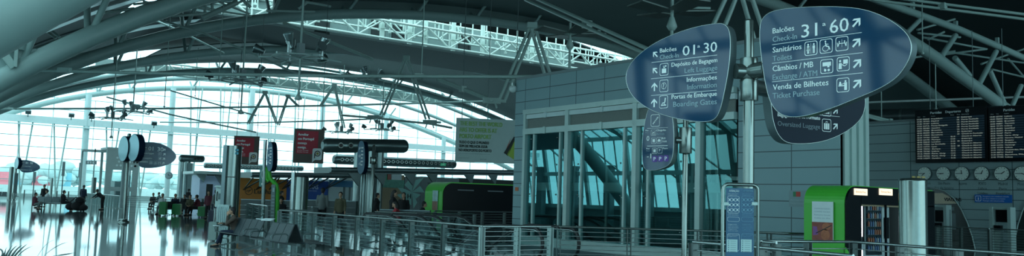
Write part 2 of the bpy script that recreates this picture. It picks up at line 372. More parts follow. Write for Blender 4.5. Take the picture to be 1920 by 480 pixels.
for x, y, s, w in ((40, 318, 9, 'far left, behind the red containers'), (78, 312, 9, 'above the pink container'), (118, 306, 10, 'tallest, left of the first facade column'), (140, 318, 7, 'right of the tallest one'),
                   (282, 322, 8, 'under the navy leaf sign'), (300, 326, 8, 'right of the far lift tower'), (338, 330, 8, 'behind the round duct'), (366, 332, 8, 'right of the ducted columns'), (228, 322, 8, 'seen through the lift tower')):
    tree(x, y, 230, s, 'pale haze-tinted tree outside the glass, ' + w)
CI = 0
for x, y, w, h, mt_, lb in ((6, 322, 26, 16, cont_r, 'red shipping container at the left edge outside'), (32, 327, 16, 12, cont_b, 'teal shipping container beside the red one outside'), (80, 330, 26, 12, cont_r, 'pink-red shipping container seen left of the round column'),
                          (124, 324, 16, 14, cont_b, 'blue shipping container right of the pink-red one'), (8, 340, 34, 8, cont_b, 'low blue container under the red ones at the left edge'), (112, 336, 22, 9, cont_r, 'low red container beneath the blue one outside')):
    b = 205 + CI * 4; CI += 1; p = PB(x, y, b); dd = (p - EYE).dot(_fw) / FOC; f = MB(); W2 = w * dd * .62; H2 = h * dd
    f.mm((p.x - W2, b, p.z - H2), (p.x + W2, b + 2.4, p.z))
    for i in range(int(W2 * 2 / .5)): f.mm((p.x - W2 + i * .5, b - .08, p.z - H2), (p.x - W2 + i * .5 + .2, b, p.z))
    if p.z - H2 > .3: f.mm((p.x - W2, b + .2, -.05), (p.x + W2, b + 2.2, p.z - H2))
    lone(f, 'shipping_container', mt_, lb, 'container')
# ------------------------------------------------------------------ roof arches
AD = ['farthest roof arch, right against the glass facade', 'second farthest roof arch, one bay in from the facade', 'third roof arch from the facade, crossing behind the hanging floodlights',
      'fourth roof arch from the facade, running over the bright skylight trusses', 'great thick roof arch crossing the upper left corner', 'nearest and thickest roof arch, only its underside at the top left']
SP = [[24.2, 28.8, 38, 47, 56, 65, 74], [25, 34, 43, 52, 61, 70], [17, 23.6, 38, 47, 56, 65, 74], [12.3, 16.8, 23.4, 30.0, 36.8, 43.2, 50, 58, 66, 75], [4.0, 6.7, 16, 25, 34, 43, 52, 61, 70], [8, 16, 25]]
for i in range(6):
    b = AB[i]; r = (.40, .42, .43, .44, .47, .55)[i]
    t = thing('roof_arch', 'pale green-grey tubular ' + AD[i], 'arch', (A0 + 34, b, 0), 'roof arches')
    f = MB(); pts = [(a_, b, az(a_)) for a_ in [-2 + k * 2.2 for k in range(52)]]; f.path(pts, r, 16); f.build('arch_tube', arch_m, t)
    f = MB(); pts = [(a_, b + 1.6, az(a_) + (2.2 if a_ < 26 else max(.85, 2.2 - (a_ - 26) * .05))) for a_ in [4 + k * 3 for k in range(36)]]; f.path(pts, r * .45, 10); f.build('upper_chord', arch_m, t)
    for a_ in SP[i]:
        f = MB(); zz = az(a_); top = 2.3 if a_ < 26 else 1.2
        f.tube((a_, b, zz + r * .5), (a_ + .1, b + 1.6, zz + top), .15); f.tube((a_ + .15, b, zz + r * .5), (a_ + .9, b - .9, zz + top + .6), .15)
        f.build('strut', arch_m, t)
# left springing: gusset plate + upright on the great arch
t = thing('arch_gusset', 'flat steel gusset plate with an upright tube on the great arch, top left', 'gusset', (3.9, 41.4, 7))
f = MB(); g = [PB(x, y, 41.4 - .2) for x, y in ((-6, 84), (30, 88), (70, 92), (40, 125), (-6, 128))]; f.prism(g, (0, .12, 0)); f.build('plate', arch_m, t)
f = MB(); f.tube(PB(31, 40, 41.2), PB(28, 94, 41.2), .42, n=14); f.build('upright', arch_m, t)
f = MB(); f.bar(PB(0, 92, 40.9), PB(26, 126, 40.9), .12, .3); f.bar(PB(31, 84, 40.9), PB(28, 126, 40.9), .12, .3); f.build('stiffener', rod_m, t)
# right flank truss behind the departures board
def pb_path(pts, b): return [PB(x, y, b) for x, y in pts]
t = thing('roof_truss', 'dark green tubular truss sloping down behind the departure boards', 'truss', (48, 24, 9))
f = MB(); f.path(pb_path([(1590, -22), (1650, 2), (1724, 28), (1800, 56), (1860, 82), (1930, 113)], 24), .21, 12); f.build('upper_chord', arch_m, t)
f = MB(); f.path(pb_path([(1690, 68), (1730, 92), (1765, 116), (1800, 142), (1840, 170), (1900, 214)], 24), .36, 14); f.build('lower_chord', arch_m, t)
for p, q, r in (((1792, 66), (1764, 108), .3), ((1868, 96), (1836, 158), .3), ((1790, 108), (1818, 142), .3), ((1856, 132), (1886, 200), .28), ((1915, 160), (1895, 205), .28), ((1730, 32), (1700, 62), .25)):
    f = MB(); f.tube(PB(*p, 24), PB(*q, 24), r * .55); f.build('web_member', arch_m, t)
for p, q in (((1722, 62), (1800, 70)), ((1730, 70), (1850, 92)), ((1768, 96), (1920, 118)), ((1740, 106), (1850, 92)), ((1700, 110), (1790, 96)), ((1840, 120), (1925, 90)), ((1890, 110), (1925, 150)), ((1770, 60), (1740, 74)), ((1720, 56), (1790, 36)), ((1860, 130), (1925, 146))):
    f = MB(); f.tube(PB(*p, 27), PB(*q, 27), .075); f.build('lattice_member', arch_m, t)
for x, y in ((1792, 56), (1711, 22), (1870, 86)):
    f = MB(); p = PB(x, y, 24); f.box(p + V((0, 0, .3)), (.2, .2, .5)); f.build('purlin_bracket', arch_m, t)
# skylight trusses
def lattice(name, label, b, a0_, a1_, zb, zt, bay, r, drop=0, hang=True, seed=1):
    rnd = random.Random(seed)
    t = thing('skylight_truss', label, 'truss', ((a0_ + a1_) / 2, b, zb), 'white lattice trusses under the skylights')
    f = MB(); f.tube((a0_, b, zb), (a1_, b, zb), r, n=6); f.build('bottom_chord', white_m, t)
    f = MB(); f.tube((a0_, b, zt), (a1_, b, zt), r, n=6); f.build('top_chord', white_m, t)
    f = MB(); a_ = a0_; k = 0
    while a_ + bay < a1_:
        m_ = a_ + bay / 2; f.tube((a_, b, zt), (m_, b, zb), r * .75, n=6); f.tube((m_, b, zb), (a_ + bay, b, zt), r * .75, n=6); f.tube((m_, b, zb), (m_, b, zt), r * .6, n=6)
        f.tube((a_, b, zt), (a_ + bay, b + 2.4, zt + .5), r * .7, n=6); a_ += bay
    f.build('web', white_m, t)
    if hang:
        a_ = a0_
        while a_ < a1_:
            f = MB(); z0 = zt - .2 - rnd.random() * 1.0; f.mm((a_ - .05, b + .4, z0), (a_ + .05, b + .5, zt + .9)); f.mm((a_ - .13, b + .36, z0 - .1), (a_ + .13, b + .54, z0 + .1)); a_ += 1.1 + rnd.random() * .9; f.build('hanger_rod', white_m, t)
    return t
LT = lattice('n', 'bright white lattice truss under the near skylight, lower front one', 72.0, 22, 96, 17.15, 18.9, 5.2, .13, seed=3)
lattice('n', 'bright white lattice truss under the near skylight, upper back one', 74.6, 22, 96, 18.5, 20.2, 4.3, .11, seed=4)
lattice('n', 'white lattice truss under the distant skylight above the banners', 114.6, 25, 80, 16.9, 18.3, 3.4, .11, seed=5)
# white columns standing in the near truss
k = 0
for x in (716, 768, 797, 850, 905, 998):
    p = PB(x, 60, 72.8); f = MB(); f.mm((p.x - .2, 72.6, 17.1), (p.x + .2, 72.9, 20.5)); f.mm((p.x - .28, 72.5, 18.2), (p.x + .28, 73.0, 18.32))
    f.build('post', white_m, LT)
f = MB()
f.mm((18, 76.5, 18.0), (66, 76.9, 20.8)); struct(f, 'wall_clerestory', fascia_m)
f = MB(); f.mm((66, 76.5, 18.0), (100, 76.9, 19.4)); struct(f, 'wall_clerestory_right', roof_m)
f = MB(); f.mm((18, 75.9, 17.75), (100, 77, 17.98)); struct(f, 'trim_clerestory_edge', soffit_m)
k = 0
for x, y in ((603, 45), (708, 50), (746, 64), (870, 78)):
    p = PB(x, y, 76.4); f = MB(); f.mm((p.x - .7, 76.3, p.z - .9), (p.x + .7, 76.48, p.z + .9)); f.mm((p.x + .55, 76.2, p.z - 1.0), (p.x + .8, 76.48, p.z + 1.0))
    lone(f, 'clerestory_vent', dark, 'dark square opening in the clerestory wall, ' + ['leftmost', 'second, left of the white posts', 'third, under the second post', 'rightmost, lower'][k], 'vent', 'clerestory vents'); k += 1
f = MB(); f.mm((20, 116.2, 16.95), (78, 116.5, 18.25)); struct(f, 'wall_clerestory_far', mat('pale clerestory', (0.22, 0.30, 0.29), 0.5))
# roof band between the last skylight and the facade (secondary tubes)
f = MB(); pts = [(a_, 127, az(a_) + .55) for a_ in [8 + 3 * q for q in range(32)]]; f.path(pts, .3, 8)
lone(f, 'roof_purlin', arch_m, 'slim curved purlin between the two farthest arches', 'purlin')
f = MB(); pts = [(a_, 120, az(a_) + 1.2) for a_ in [8 + 3 * q for q in range(32)]]; f.path(pts, .3, 8)
lone(f, 'roof_purlin', arch_m, 'slim curved purlin just behind the distant skylight truss', 'purlin')
t = thing('roof_lattice', 'grey lattice of crossing rods between the great arch and the fourth arch, upper left', 'lattice', (18, 57, 17))
for p, q, w_ in (((322, 30), (392, 25), .1), ((360, 13), (472, 30), .07), ((380, 34), (445, 4), .2), ((392, 26), (460, 0), .08), ((330, 2), (420, 22), .07), ((400, 0), (468, 26), .07), ((250, 8), (330, 0), .08), ((268, 2), (318, 14), .06), ((196, 24), (252, 16), .1), ((455, 0), (470, 14), .12), ((500, 20), (590, 22), .1), ((560, 16), (575, 4), .12), ((575, 4), (620, 12), .1), ((385, 0), (384, 34), .1), ((398, 6), (398, 30), .1), ((128, 30), (152, 8), .1), ((100, 24), (150, 20), .1)):
    f = MB(); f.tube(PB(*p, 57), PB(*q, 57), w_); f.build('lattice_rod', rod_m, t)
# ------------------------------------------------------------------ tie rods and V rods
def rod(pts, r, label, name='tie_rod', cat='rod', clev=()):
    t = thing(name, label, cat, tuple(pts[0]), 'tie rods of the roof')
    f = MB(); f.path(pts, r, 8); f.build('rod', rod_m, t)
    for p, q in clev:
        f = MB(); f.bar(p, q, .26, .24); f.tube(V(p).lerp(V(q), .8) + V((0, -.16, 0)), V(p).lerp(V(q), .8) + V((0, .16, 0)), .13); f.build('clevis', rod_m, t)
rod([PD(x, y, d) for x, y, d in ((20, 131, 44), (320, 138, 41), (640, 142.5, 38), (960, 144, 35), (1093, 145, 33.5))], .085, 'long level tie rod crossing the whole left half, uppermost', clev=[(PD(110, 131, 43), PD(138, 132.5, 42.8)), (PD(780, 143, 36.8), PD(790, 143.3, 36.7))])
rod([PD(x, y, d) for x, y, d in ((0, 204, 92), (320, 203.5, 92), (640, 197.5, 90), (915, 190, 88))], .11, 'second long level tie rod in front of the facade', clev=[(PD(16, 203, 91), PD(30, 204, 91))])
rod([PD(x, y, d) for x, y, d in ((300, 229, 118), (480, 230, 118), (600, 227, 116), (700, 223, 114))], .11, 'third, lowest level tie rod right above the banners')
rod([PD(x, y, d) for x, y, d in ((200, 182, 100), (320, 215, 98), (400, 232, 96), (480, 248, 94))], .09, 'thin rod sloping down right before the facade glass')
rod([PD(x, y, d) for x, y, d in ((320, 170, 100), (420, 200, 98), (480, 217, 96))], .08, 'thin rod sloping down towards the second crimson banner')
def vrod(apx, l, r, d, label, twin=.55, rr_=.085):
    t = thing('v_strut', label, 'strut', tuple(PD(*apx, d)), 'V shaped hanger rods')
    a_ = PD(*apx, d)
    for q in (l, r):
        for k in (-1, 1):
            o = RGT * (twin * k / 2); f = MB(); f.tube(a_ + o * .7, PD(*q, d) + o, rr_, n=8); f.build('rod', rod_m, t)
    f = MB(); f.box(a_, (.5, .3, .3), rz=-yaw); f.build('apex_bracket', rod_m, t)
vrod((762, 108), (716, 216), (802, 224), 66, 'V of twin rods hanging over the grey ceiling, left of the big billboard', .3)
vrod((998, 48), (942, 187), (1030, 150), 42, 'tall V of twin rods hanging down to the lift block corner', .3)
vrod((1388, -45), (1342, 62), (1432, 96), 30, 'V of twin rods seen behind the main sign pole', .45)
vrod((497, 173), (465, 232), (519, 232), 92, 'small V of rods over the first crimson banner', .2)
vrod((627, 160), (600, 200), (645, 240), 90, 'small V of rods behind the right hanging floodlight pole', .2)
vrod((540, 180), (560, 200), (522, 235), 96, 'small V of rods beside the facade column over the banners', .2)
k = 0
for x, y, w, h, d in ((700, 220, 22, 8, 66), (806, 229, 26, 8, 66), (922, 189, 34, 10, 42)):
    f = MB(); p = PD(x, y, d); s_ = d / FOC; f.box(p, (w * s_, .3, h * s_), rz=-yaw); f.box(p + RGT * (w * s_ * .6), (w * s_ * .4, .2, h * s_ * .5), rz=-yaw); f.tube(p - FWD * .3, p + FWD * .3, h * s_ * .3)
    for q in (-1, 1): f.tube(p + RGT * (q * w * s_ * .2) + V((0, 0, -h * s_ * .4)), p + RGT * (q * w * s_ * .3) + V((0, 0, -h * s_ * 1.4)), .05)
    lone(f, 'node_plate', rod_m, 'steel node plate joining the rods, ' + ['left one, above the ducts', 'middle one, above the billboard', 'right one, beside the lift block'][k], 'bracket', 'rod node plates'); k += 1
def twin(p, q, d0, d1, gap, label):
    t = thing('tie_rod', label, 'rod', tuple(PD(*p, d0)), 'tie rods of the roof')
    for k in (-1, 1):
        f = MB(); f.tube(PD(p[0], p[1] + gap * k / 2, d0), PD(q[0], q[1] + gap * k / 2, d1), .07, n=8); f.build('rod', rod_m, t)
    f = MB(); m_ = PD((p[0] + q[0]) / 2, (p[1] + q[1]) / 2, (d0 + d1) / 2); f.box(m_, (.3, .3, .3)); f.build('coupler', rod_m, t)
twin((985, -6), (1216, 98), 38, 28, 11, 'twin rods slanting down from the top to the left navy sign')
twin((820, 148), (915, 186), 44, 42, 3, 'twin rods slanting down to the right node plate')
twin((530, 42), (700, 112), 62, 64, 3, 'twin rods slanting down above the biggest hanging floodlights')
twin((1610, -8), (1925, 32), 40, 38, 9, 'twin pale rods running along the top right corner')
twin((1622, 216), (1712, 240), 44, 46, 4, 'twin rods resting behind the clock wall top')
rod([PD(x, y, d) for x, y, d in ((640, 216, 66), (700, 221, 66), (806, 232, 66), (848, 240, 66))], .09, 'short rod linking the left and middle node plates')
rod([PD(x, y, d) for x, y, d in ((20, 14, 60), (60, 36, 60), (105, 72, 60))], .1, 'thin rod slanting between the two thickest arches at the left')
rod([PD(x, y, d) for x, y, d in ((72, 36, 62), (112, 70, 62))], .1, 'thin rod right beside the slanting rod at the left')
rod([PD(x, y, d) for x, y, d in ((205, 0, 66), (250, 20, 66), (330, 55, 66), (420, 100, 66))], .08, 'thin rod slanting behind the fourth arch, upper left')
rod([PD(x, y, d) for x, y, d in ((290, 34, 60), (380, 62, 60), (470, 98, 60), (560, 140, 60))], .08, 'thin rod slanting from the great arch towards the floodlights')
rod([PD(x, y, d) for x, y, d in ((355, 13, 62), (470, 30, 62))], .06, 'thin rod in the upper lattice, upper of two')
rod([PD(x, y, d) for x, y, d in ((320, 30, 62), (400, 25, 62), (440, 6, 62))], .09, 'pale bent rod in the upper lattice')
rod([PD(x, y, d) for x, y, d in ((196, 22, 62), (240, 18, 62))], .1, 'short pale rod above the great arch')
# ducts high on the right, behind the clock wall
t = thing('air_duct', 'long dark horizontal duct above the clock wall', 'duct', (46, 24, 7))
f = MB(); a = PD(1600, 220, 48); b = PD(1925, 212, 43); f.tube(a, b, .42, n=16); f.build('duct_body', mat('dark duct', (0.06, 0.08, 0.085), 0.35, 0.6), t)
for k in range(5):
    f = MB(); p = a.lerp(b, .1 + .2 * k); q = (b - a).normalized(); f.tube(p - q * .06, p + q * .06, .45, n=16); f.build('duct_clamp', steel_d, t)
f = MB(); a = PD(1605, 193, 70); b = PD(1925, 182, 64); f.bar(a, b, .4, .14); lone(f, 'painted_light_line', mat('pale light line colour', (.5, .6, .6), .4), 'thin pale ledge line above the duct, behind the departure boards', 'painted light')  # pale bar stands in for the lit line along the roof louvres
# ================================================================== LIFT BLOCK
AW = 19.7; BN, BFAR = 12.06, 26.14; ZT = 6.42
f = MB()
f.mm((AW, 25.5, 0), (23.5, BFAR, ZT)); f.mm((AW, BN, 0), (AW + .2, 15.3, ZT)); f.mm((AW, 15.3, 5.14), (AW + .3, 25.5, ZT)); f.mm((AW + .2, BN + .15, 0), (21.1, 15.3, ZT))
struct(f, 'wall_lift_block', clad)
f = MB(); f.mm((AW + .02, BN, 0), (21.1, BN + .14, ZT)); 
for k in range(4): f.mm((AW + .12 + k * .34, BN - .06, 0), (AW + .26 + k * .34, BN, ZT))
struct(f, 'wall_lift_block_end', frame_m)
f = MB(); f.mm((23.0, 15.3, 0), (23.4, 25.5, ZT)); struct(f, 'wall_lift_shaft', mat('shaft wall', (.06, .085, .085), .6))
f = MB(); f.mm((AW, BN, ZT), (23.5, BFAR, ZT + .1)); struct(f, 'ceiling_lift_block', grey_s)
t = thing('lift_enclosure', 'tall glazed lift enclosure with pale steel posts in the tiled block', 'lift', (AW, 20, 0))
def post(b, w, d, z0=0, z1=5.14, nm='post'):
    f = MB(); f.mm((AW - d, b - w / 2, z0), (AW + .08, b + w / 2, z1)); f.mm((AW - d - .02, b - w / 2 - .02, z1 * .42), (AW - d, b + w / 2 + .02, z1 * .42 + .03)); f.build(nm, frame_m, t)
for b in (25.36, 22.85, 19.4, 16.7): post(b, .19 if b < 25 else .14, .14)
for b in (24.85, 23.3, 22.1, 19.95, 18.85): post(b, .085, .06, .3, 4.35, 'mullion')
f = MB(); f.mm((AW - .16, 15.35, 4.98), (AW + .05, 25.45, 5.16)); f.build('top_beam', frame_m, t)
f = MB(); f.mm((AW - .1, 15.35, 4.8), (AW + .05, 25.45, 4.97))
for b in (24.1, 21, 18): f.mm((AW - .16, b - .06, 4.78), (AW - .1, b + .06, 5.0))
f.build('upper_light_strip', mat('pale frosted strip', (0.55, 0.68, 0.70), 0.4), t)
f = MB(); f.mm((AW - .02, 15.4, 4.42), (AW + .03, 25.4, 4.8)); f.build('perforated_band', mesh_m, t)
f = MB(); f.mm((AW - .14, 15.35, 4.2), (AW + .05, 25.45, 4.42))
for b in (24.1, 21, 18): f.mm((AW - .18, b - .06, 4.18), (AW - .14, b + .06, 4.44))
f.build('door_lintel', frame_m, t)
for b0, b1 in ((22.97, 25.3), (19.52, 22.73), (16.82, 19.28), (15.35, 16.58)):
    f = MB(); f.add([(AW, b0, .3), (AW, b1, .3), (AW, b1, 4.2), (AW, b0, 4.2)], [(0, 1, 2, 3)]); f.build('glass_pane', g_lift, t)
f = MB(); f.mm((AW - .3, 15.35, 0), (AW + .1, 25.45, .3)); f.build('sill', frame_m, t)
f = MB()
for b in (24.85, 23.3, 22.1, 19.95, 18.85, 17.3):
    for z in (.8, 1.9, 3.0, 4.0): f.ball((AW - .1, b + .09, z), .035, 6)
f.build('glass_bolts', steel, t)
f = MB(); f.mm((AW + .15, 15.4, 2.05), (AW + .4, 25.4, 2.35)); f.mm((22.6, 15.4, 2.05), (22.9, 25.4, 2.35)); f.build('floor_beam', shaft, t)
f = MB()
for b in (24.2, 23.8, 22.4, 21.6, 21.0, 20.4, 18.3, 17.6, 17.3): f.tube((21.2, b, 0), (21.2, b, 5), .05, n=8)
for b in (22.5, 19.2, 16.9): f.mm((22.5, b - .12, 0), (22.75, b + .12, 5))
f.build('guide_rail', shaft, t)
f = MB()
for k in range(6): f.tube((21.6, 20.7 + .04 * k, .3), (21.6, 20.7 + .04 * k, 5.1), .012, n=6)
f.build('hoist_cable', black, t)
def car(b, z, label):
    c = thing('lift_car', label, 'lift car', (21.9, b, z))
    f = MB(); f.mm((21.3, b - .75, z), (22.4, b + .75, z + .12)); f.mm((21.3, b - .75, z + 2.2), (22.4, b + .75, z + 2.32)); f.build('cabin_frame', shaft, c)
    f = MB(); f.mm((21.32, b - .7, z + .12), (21.36, b + .7, z + 2.2)); f.build('cabin_door', mat('lift door steel', (.22, .3, .3), .3, .8), c)
car(17.8, .3, 'lift car behind the glass beside the thin pole, right')
# small fire plate on the block corner, flag plate on the right part
def plate_a(x0, y0, x1, y1, a): p = PA(x0, y0, a); q = PA(x1, y1, a); return p, q
FW_ = Face((AW, 20, 0), (0, -1))
def fbox(F, x0, y0, x1, y1, th, o=0.0):
    u0, z0 = F.px(x0, (y0 + y1) / 2); u1, _ = F.px(x1, (y0 + y1) / 2); _, za = F.px((x0 + x1) / 2, y0); _, zb = F.px((x0 + x1) / 2, y1)
    mb = MB(); F.solid(mb, [(u0, zb), (u1, zb), (u1, za), (u0, za)], th, th + o); return mb, (u0, zb, u1, za)
t = thing('flag_plaque', 'small plaque with a red and green flag on the tiled wall beside the kiosk', 'plaque', tuple(FW_.hit(1495, 372)))
mb, r = fbox(FW_, 1480, 357, 1512, 388, .015); mb.build('plate', mat('plaque grey', (.20, .30, .32), .4), t)
u0, z0, u1, z1 = r; w_, h_ = u1 - u0, z1 - z0
mb = MB(); FW_.rect(mb, u0 + w_ * .25, z0 + h_ * .62, u0 + w_ * .42, z0 + h_ * .92, .02); mb.build('flag_green', mat('flag green', (.02, .2, .08), .5), t)
mb = MB(); FW_.rect(mb, u0 + w_ * .42, z0 + h_ * .62, u0 + w_ * .68, z0 + h_ * .92, .02); mb.build('flag_red', mat('flag red', (.5, .04, .03), .5), t)
mb = MB()
for k, s_ in enumerate(('Aeroporto', 'Francisco Sá Carneiro')): FW_.text(mb, s_, u0 + .04, z0 + h_ * (.38 - .2 * k), .04, w_ * .85, .02)
mb.build('lettering', letg, t)
FE_ = Face((AW, BFAR, 0), (0, -1))
mb, r = fbox(FW_, 966.5, 351, 972, 358, .02); lone(mb, 'fire_call_point', mat('fire point orange', (.5, .12, .04), .5), 'tiny orange-red fire call point on the left corner of the lift block', 'call point')
t = thing('security_camera', 'white dome security camera on the top left corner of the lift block', 'camera', tuple(PD(962, 167, 33)))
p = PD(962, 167, 33); f = MB(); f.ball(p, .16, 12); f.build('dome', mat('white camera shell', (.6, .7, .7), .3), t); f = MB(); f.box(p + V((.05, -.02, .2)), (.22, .12, .1)); f.tube(p, p + V((0, 0, .25)), .09); f.build('bracket', steel, t)
# ================================================================== CLOCK WALL
AC = 40.0
f = MB(); f.mm((AC, 5, 0), (AC + .4, 30, 6.1)); struct(f, 'wall_clocks', clad2)
f = MB(); f.mm((AC - .1, 5, 6.1), (AC + .4, 30, 6.2)); struct(f, 'trim_clock_wall_top', grey_s)
FC_ = Face((AC - .02, 18, 0), (0, -1))
rows1 = """17:35 FR8348 Frankfurt       24 Embarque
17:40 TP1973 Madrid          15 Porta Fechada
17:45 TP1957 Lisboa          14 Porta Fechada
17:50 SATA  Ponta Delgada    20 Porta Fechada
17:55 FR5484 Genebra         18 Porta Fechada
18:00 TP0606 Bruxelas        16 Porta Fechada
18:05 FR4581 Barcelona       21 Embarque
18:10 VY8465 Barcelona       24 Check-in Fechado
18:20 TP1961 Lisboa    05-10    Check-in Aberto
18:25 LH1781 Munique   15-20    Embarque
18:40 FR8343 Londres   01-04 30 Embarque
18:45 TP5502 La Rochelle 31-38  Check-in Aberto
18:50 U27576 Lyon      22-26 28 Check-in Aberto
19:00 TP0924 Zurique   25-28    Check-in Aberto
19:05 TP1965 Lisboa    05-12    Check-in Aberto
19:15 TP0450 Paris, Orly 12-22  Check-in Aberto
19:25 FR7462 Paris, Orly 7-8    Check-in Aberto
19:35 LX2079 Genebra   31-36    Check-in Aberto""".split('\n')
rows2 = """19:40 EZY741 Lisboa
19:45 FR8331 Marselha
19:50 TP0505 Bruxelas
20:00 FR8857 Terceira
20:05 TP1971 Lisboa
20:10 FR3452 Istambul
20:15 SN3810 Bruxelas
20:20 FR5427 Paris
20:25 TP0452 Paris, Orly
20:30 LG3752 Geneve, Madrid
20:35 FR1062 Bergamo
20:40 LH1177 Frankfurt
20:50 HV5954 Hamburgo
21:00 TP1979 Lisboa
21:10 TP0714 Amesterdao, Munique
21:20 IB8721 Madrid
21:30 EZ7452 Barcelona, Milao
21:40 TP1983 Lisboa""".split('\n')
def board(x0, x1, yt0, yt1, yb, rows, title2, label):
    u0, zb = FC_.px(x0, yb); u1, _ = FC_.px(x1, yb); zt = FC_.px(x0, yt0)[1]
    t = thing('departures_board', label, 'departures board', tuple(FC_.pt(u0, zb)), 'departure boards')
    w_, h_ = u1 - u0, zt - zb
    mb = MB(); FC_.solid(mb, [(u0, zb), (u1, zb), (u1, zt), (u0, zt)], .3, .32); mb.build('housing', blackgl, t)
    mb = MB(); n = len(rows); top = zb + h_ * .845; st = (top - zb - h_ * .06) / n
    for k in range(n): mb = MB(); FC_.rect(mb, u0 + .1, top - (k + 1) * st + st * .12, u1 - .12, top - k * st - st * .1, .325); mb.build('display_row', rowb, t)
    for k, r_ in enumerate(rows):
        mb = MB(); z = top - (k + 1) * st + st * .24; tm, fl = r_[:5], r_[6:12].strip(); rest = r_[13:].strip() if r_[12] == ' ' else r_[12:].strip()
        FC_.text(mb, tm, u0 + w_ * .03, z, st * .52, w_ * .07, .33); FC_.text(mb, fl, u0 + w_ * .12, z, st * .52, w_ * .09, .33)
        toks = rest.split(); des = []; code = []; rem = []; ph = 0
        for q in toks:
            if ph == 0 and (q[0].isdigit()): ph = 1
            if ph == 1 and not q[0].isdigit(): ph = 2
            if ph == 0 and q in ('Embarque', 'Check-in', 'Porta'): ph = 2
            (des, code, rem)[ph].append(q)
        d = ' '.join(des); FC_.text(mb, d, u0 + w_ * .24, z, st * .52, w_ * .0175 * len(d), .33)
        for q in code: FC_.text(mb, q, u0 + w_ * (.51 if '-' in q else .60), z, st * .52, w_ * (.06 if '-' in q else .03), .33)
        if rem: d = ' '.join(rem); FC_.text(mb, d, u0 + w_ * .66, z, st * .52, w_ * .0175 * len(d), .33)
        mb.build('flight_row', amber, t)
    mb = MB(); FC_.text(mb, 'Partidas', u0 + w_ * .225, zt - h_ * .085, h_ * .045, w_ * .16, .33, .012)
    if title2:
        FC_.text(mb, 'Departures', u0 + w_ * .44, zt - h_ * .085, h_ * .045, w_ * .21, .33, .012)
        FC_.ring(mb, FC_.rr(u0 + w_ * .74, zt - h_ * .065, .14, .14, .04), .015, .33); FC_.line(mb, u0 + w_ * .725, zt - h_ * .075, u0 + w_ * .755, zt - h_ * .055, .02, .33)
    for q, s_ in ((.04, 'Hora'), (.12, 'Voo'), (.235, 'Destino'), (.51, 'Balcão'), (.60, 'Porta'), (.66, 'Observações')):
        if title2 or q < .3: FC_.text(mb, s_, u0 + w_ * q, zt - h_ * .135, h_ * .018, None, .33)
    mb.build('lettering', letw, t)
    mb = MB()
    for q in (.2, .8): p = FC_.pt(u0 + w_ * q, zt, .16); mb.tube(p, p + V((0, 0, 3.6)), .015, n=6)
    mb.build('hanging_cable', steel_d, t)
board(1723, 1858.5, 208.5, 203, 306, rows1, True, 'black departures board headed Partidas Departures, the full one on the left')
board(1860.5, 1996, 203, 200, 304, rows2, False, 'second black departures board, cut off by the right edge')
CL = [(1735, 7, 45, ('New York', 'Toronto')), (1770, 8, 45, ('São Paulo', 'Rio de Janeiro')), (1805, 11, 45, ('Açores',)), (1842, 12, 45, ('PORTO', 'Lisboa', 'Londres')), (1880, 1, 45, ('Madrid', 'Paris', 'Frankfurt')), (1918, 3, 45, ('Moscovo', 'Istambul'))]
for k, (x, hh, mm_, nm) in enumerate(CL):
    u, z = FC_.px(x, 325.5); R_ = .335
    t = thing('wall_clock', 'round white wall clock ' + ['leftmost, above the steel bollard column', 'second from left, over São Paulo', 'third from left, over Açores', 'fourth from left, over PORTO Lisboa', 'fifth, over Madrid Paris Frankfurt', 'last one, cut at the right edge'][k], 'clock', tuple(FC_.pt(u, z)), 'world clocks')
    c = [(u + R_ * math.cos(2 * PI * q / 28), z + R_ * math.sin(2 * PI * q / 28)) for q in range(28)]
    mb = MB(); FC_.solid(mb, c, .1, .1, True); mb.build('case', steel_d, t)
    c2 = [(u + (p[0] - u) * .92, z + (p[1] - z) * .92) for p in c]; mb = MB(); FC_.poly(mb, c2, .104); mb.build('dial', clockf, t)
    mb = MB()
    for q in range(12): an = PI / 6 * q; FC_.line(mb, u + .24 * math.sin(an), z + .24 * math.cos(an), u + .28 * math.sin(an), z + .28 * math.cos(an), .025, .107)
    for an, L, w_ in ((2 * PI * (hh + mm_ / 60) / 12, .16, .035), (2 * PI * mm_ / 60, .25, .025)): FC_.line(mb, u - .03 * math.sin(an), z - .03 * math.cos(an), u + L * math.sin(an), z + L * math.cos(an), w_, .109)
    mb.build('hands', blackt, t)
    l = MB()
    for q, s_ in enumerate(nm): FC_.text(l, s_, u - .055 * len(s_) / 2 * 1.15, z - .52 - q * .22, .125, .055 * len(s_) * 1.15, .012)
    lone(l, 'clock_caption', mat('dark caption', (.04, .07, .08), .5), 'dark city lettering reading ' + ' '.join(nm) + ' below its clock', 'lettering', 'city captions')
t = thing('information_notice', 'bright blue information notice with white text on the clock wall', 'notice', tuple(FC_.hit(1863, 372)))
mb, (u0, z0, u1, z1) = fbox(FC_, 1828, 365, 1898, 380, .03); mb.build('plate', blue_i, t)
mb = MB(); h_ = z1 - z0; FC_.ring(mb, FC_.rr(u0 + .16, z0 + h_ / 2, .25, .25, .04), .02, .035); FC_.text(mb, 'i', u0 + .14, z0 + h_ * .3, .15, .04, .035, .01)
for q, s_ in enumerate(('Passageiros com mobilidade reduzida', 'por favor dirijam-se ao balcão', 'Passengers with reduced mobility')): FC_.text(mb, s_, u0 + .36, z0 + h_ * (.7 - .27 * q), .05, (1.1, .95, .9)[q], .035)
mb.build('lettering', letw, t)
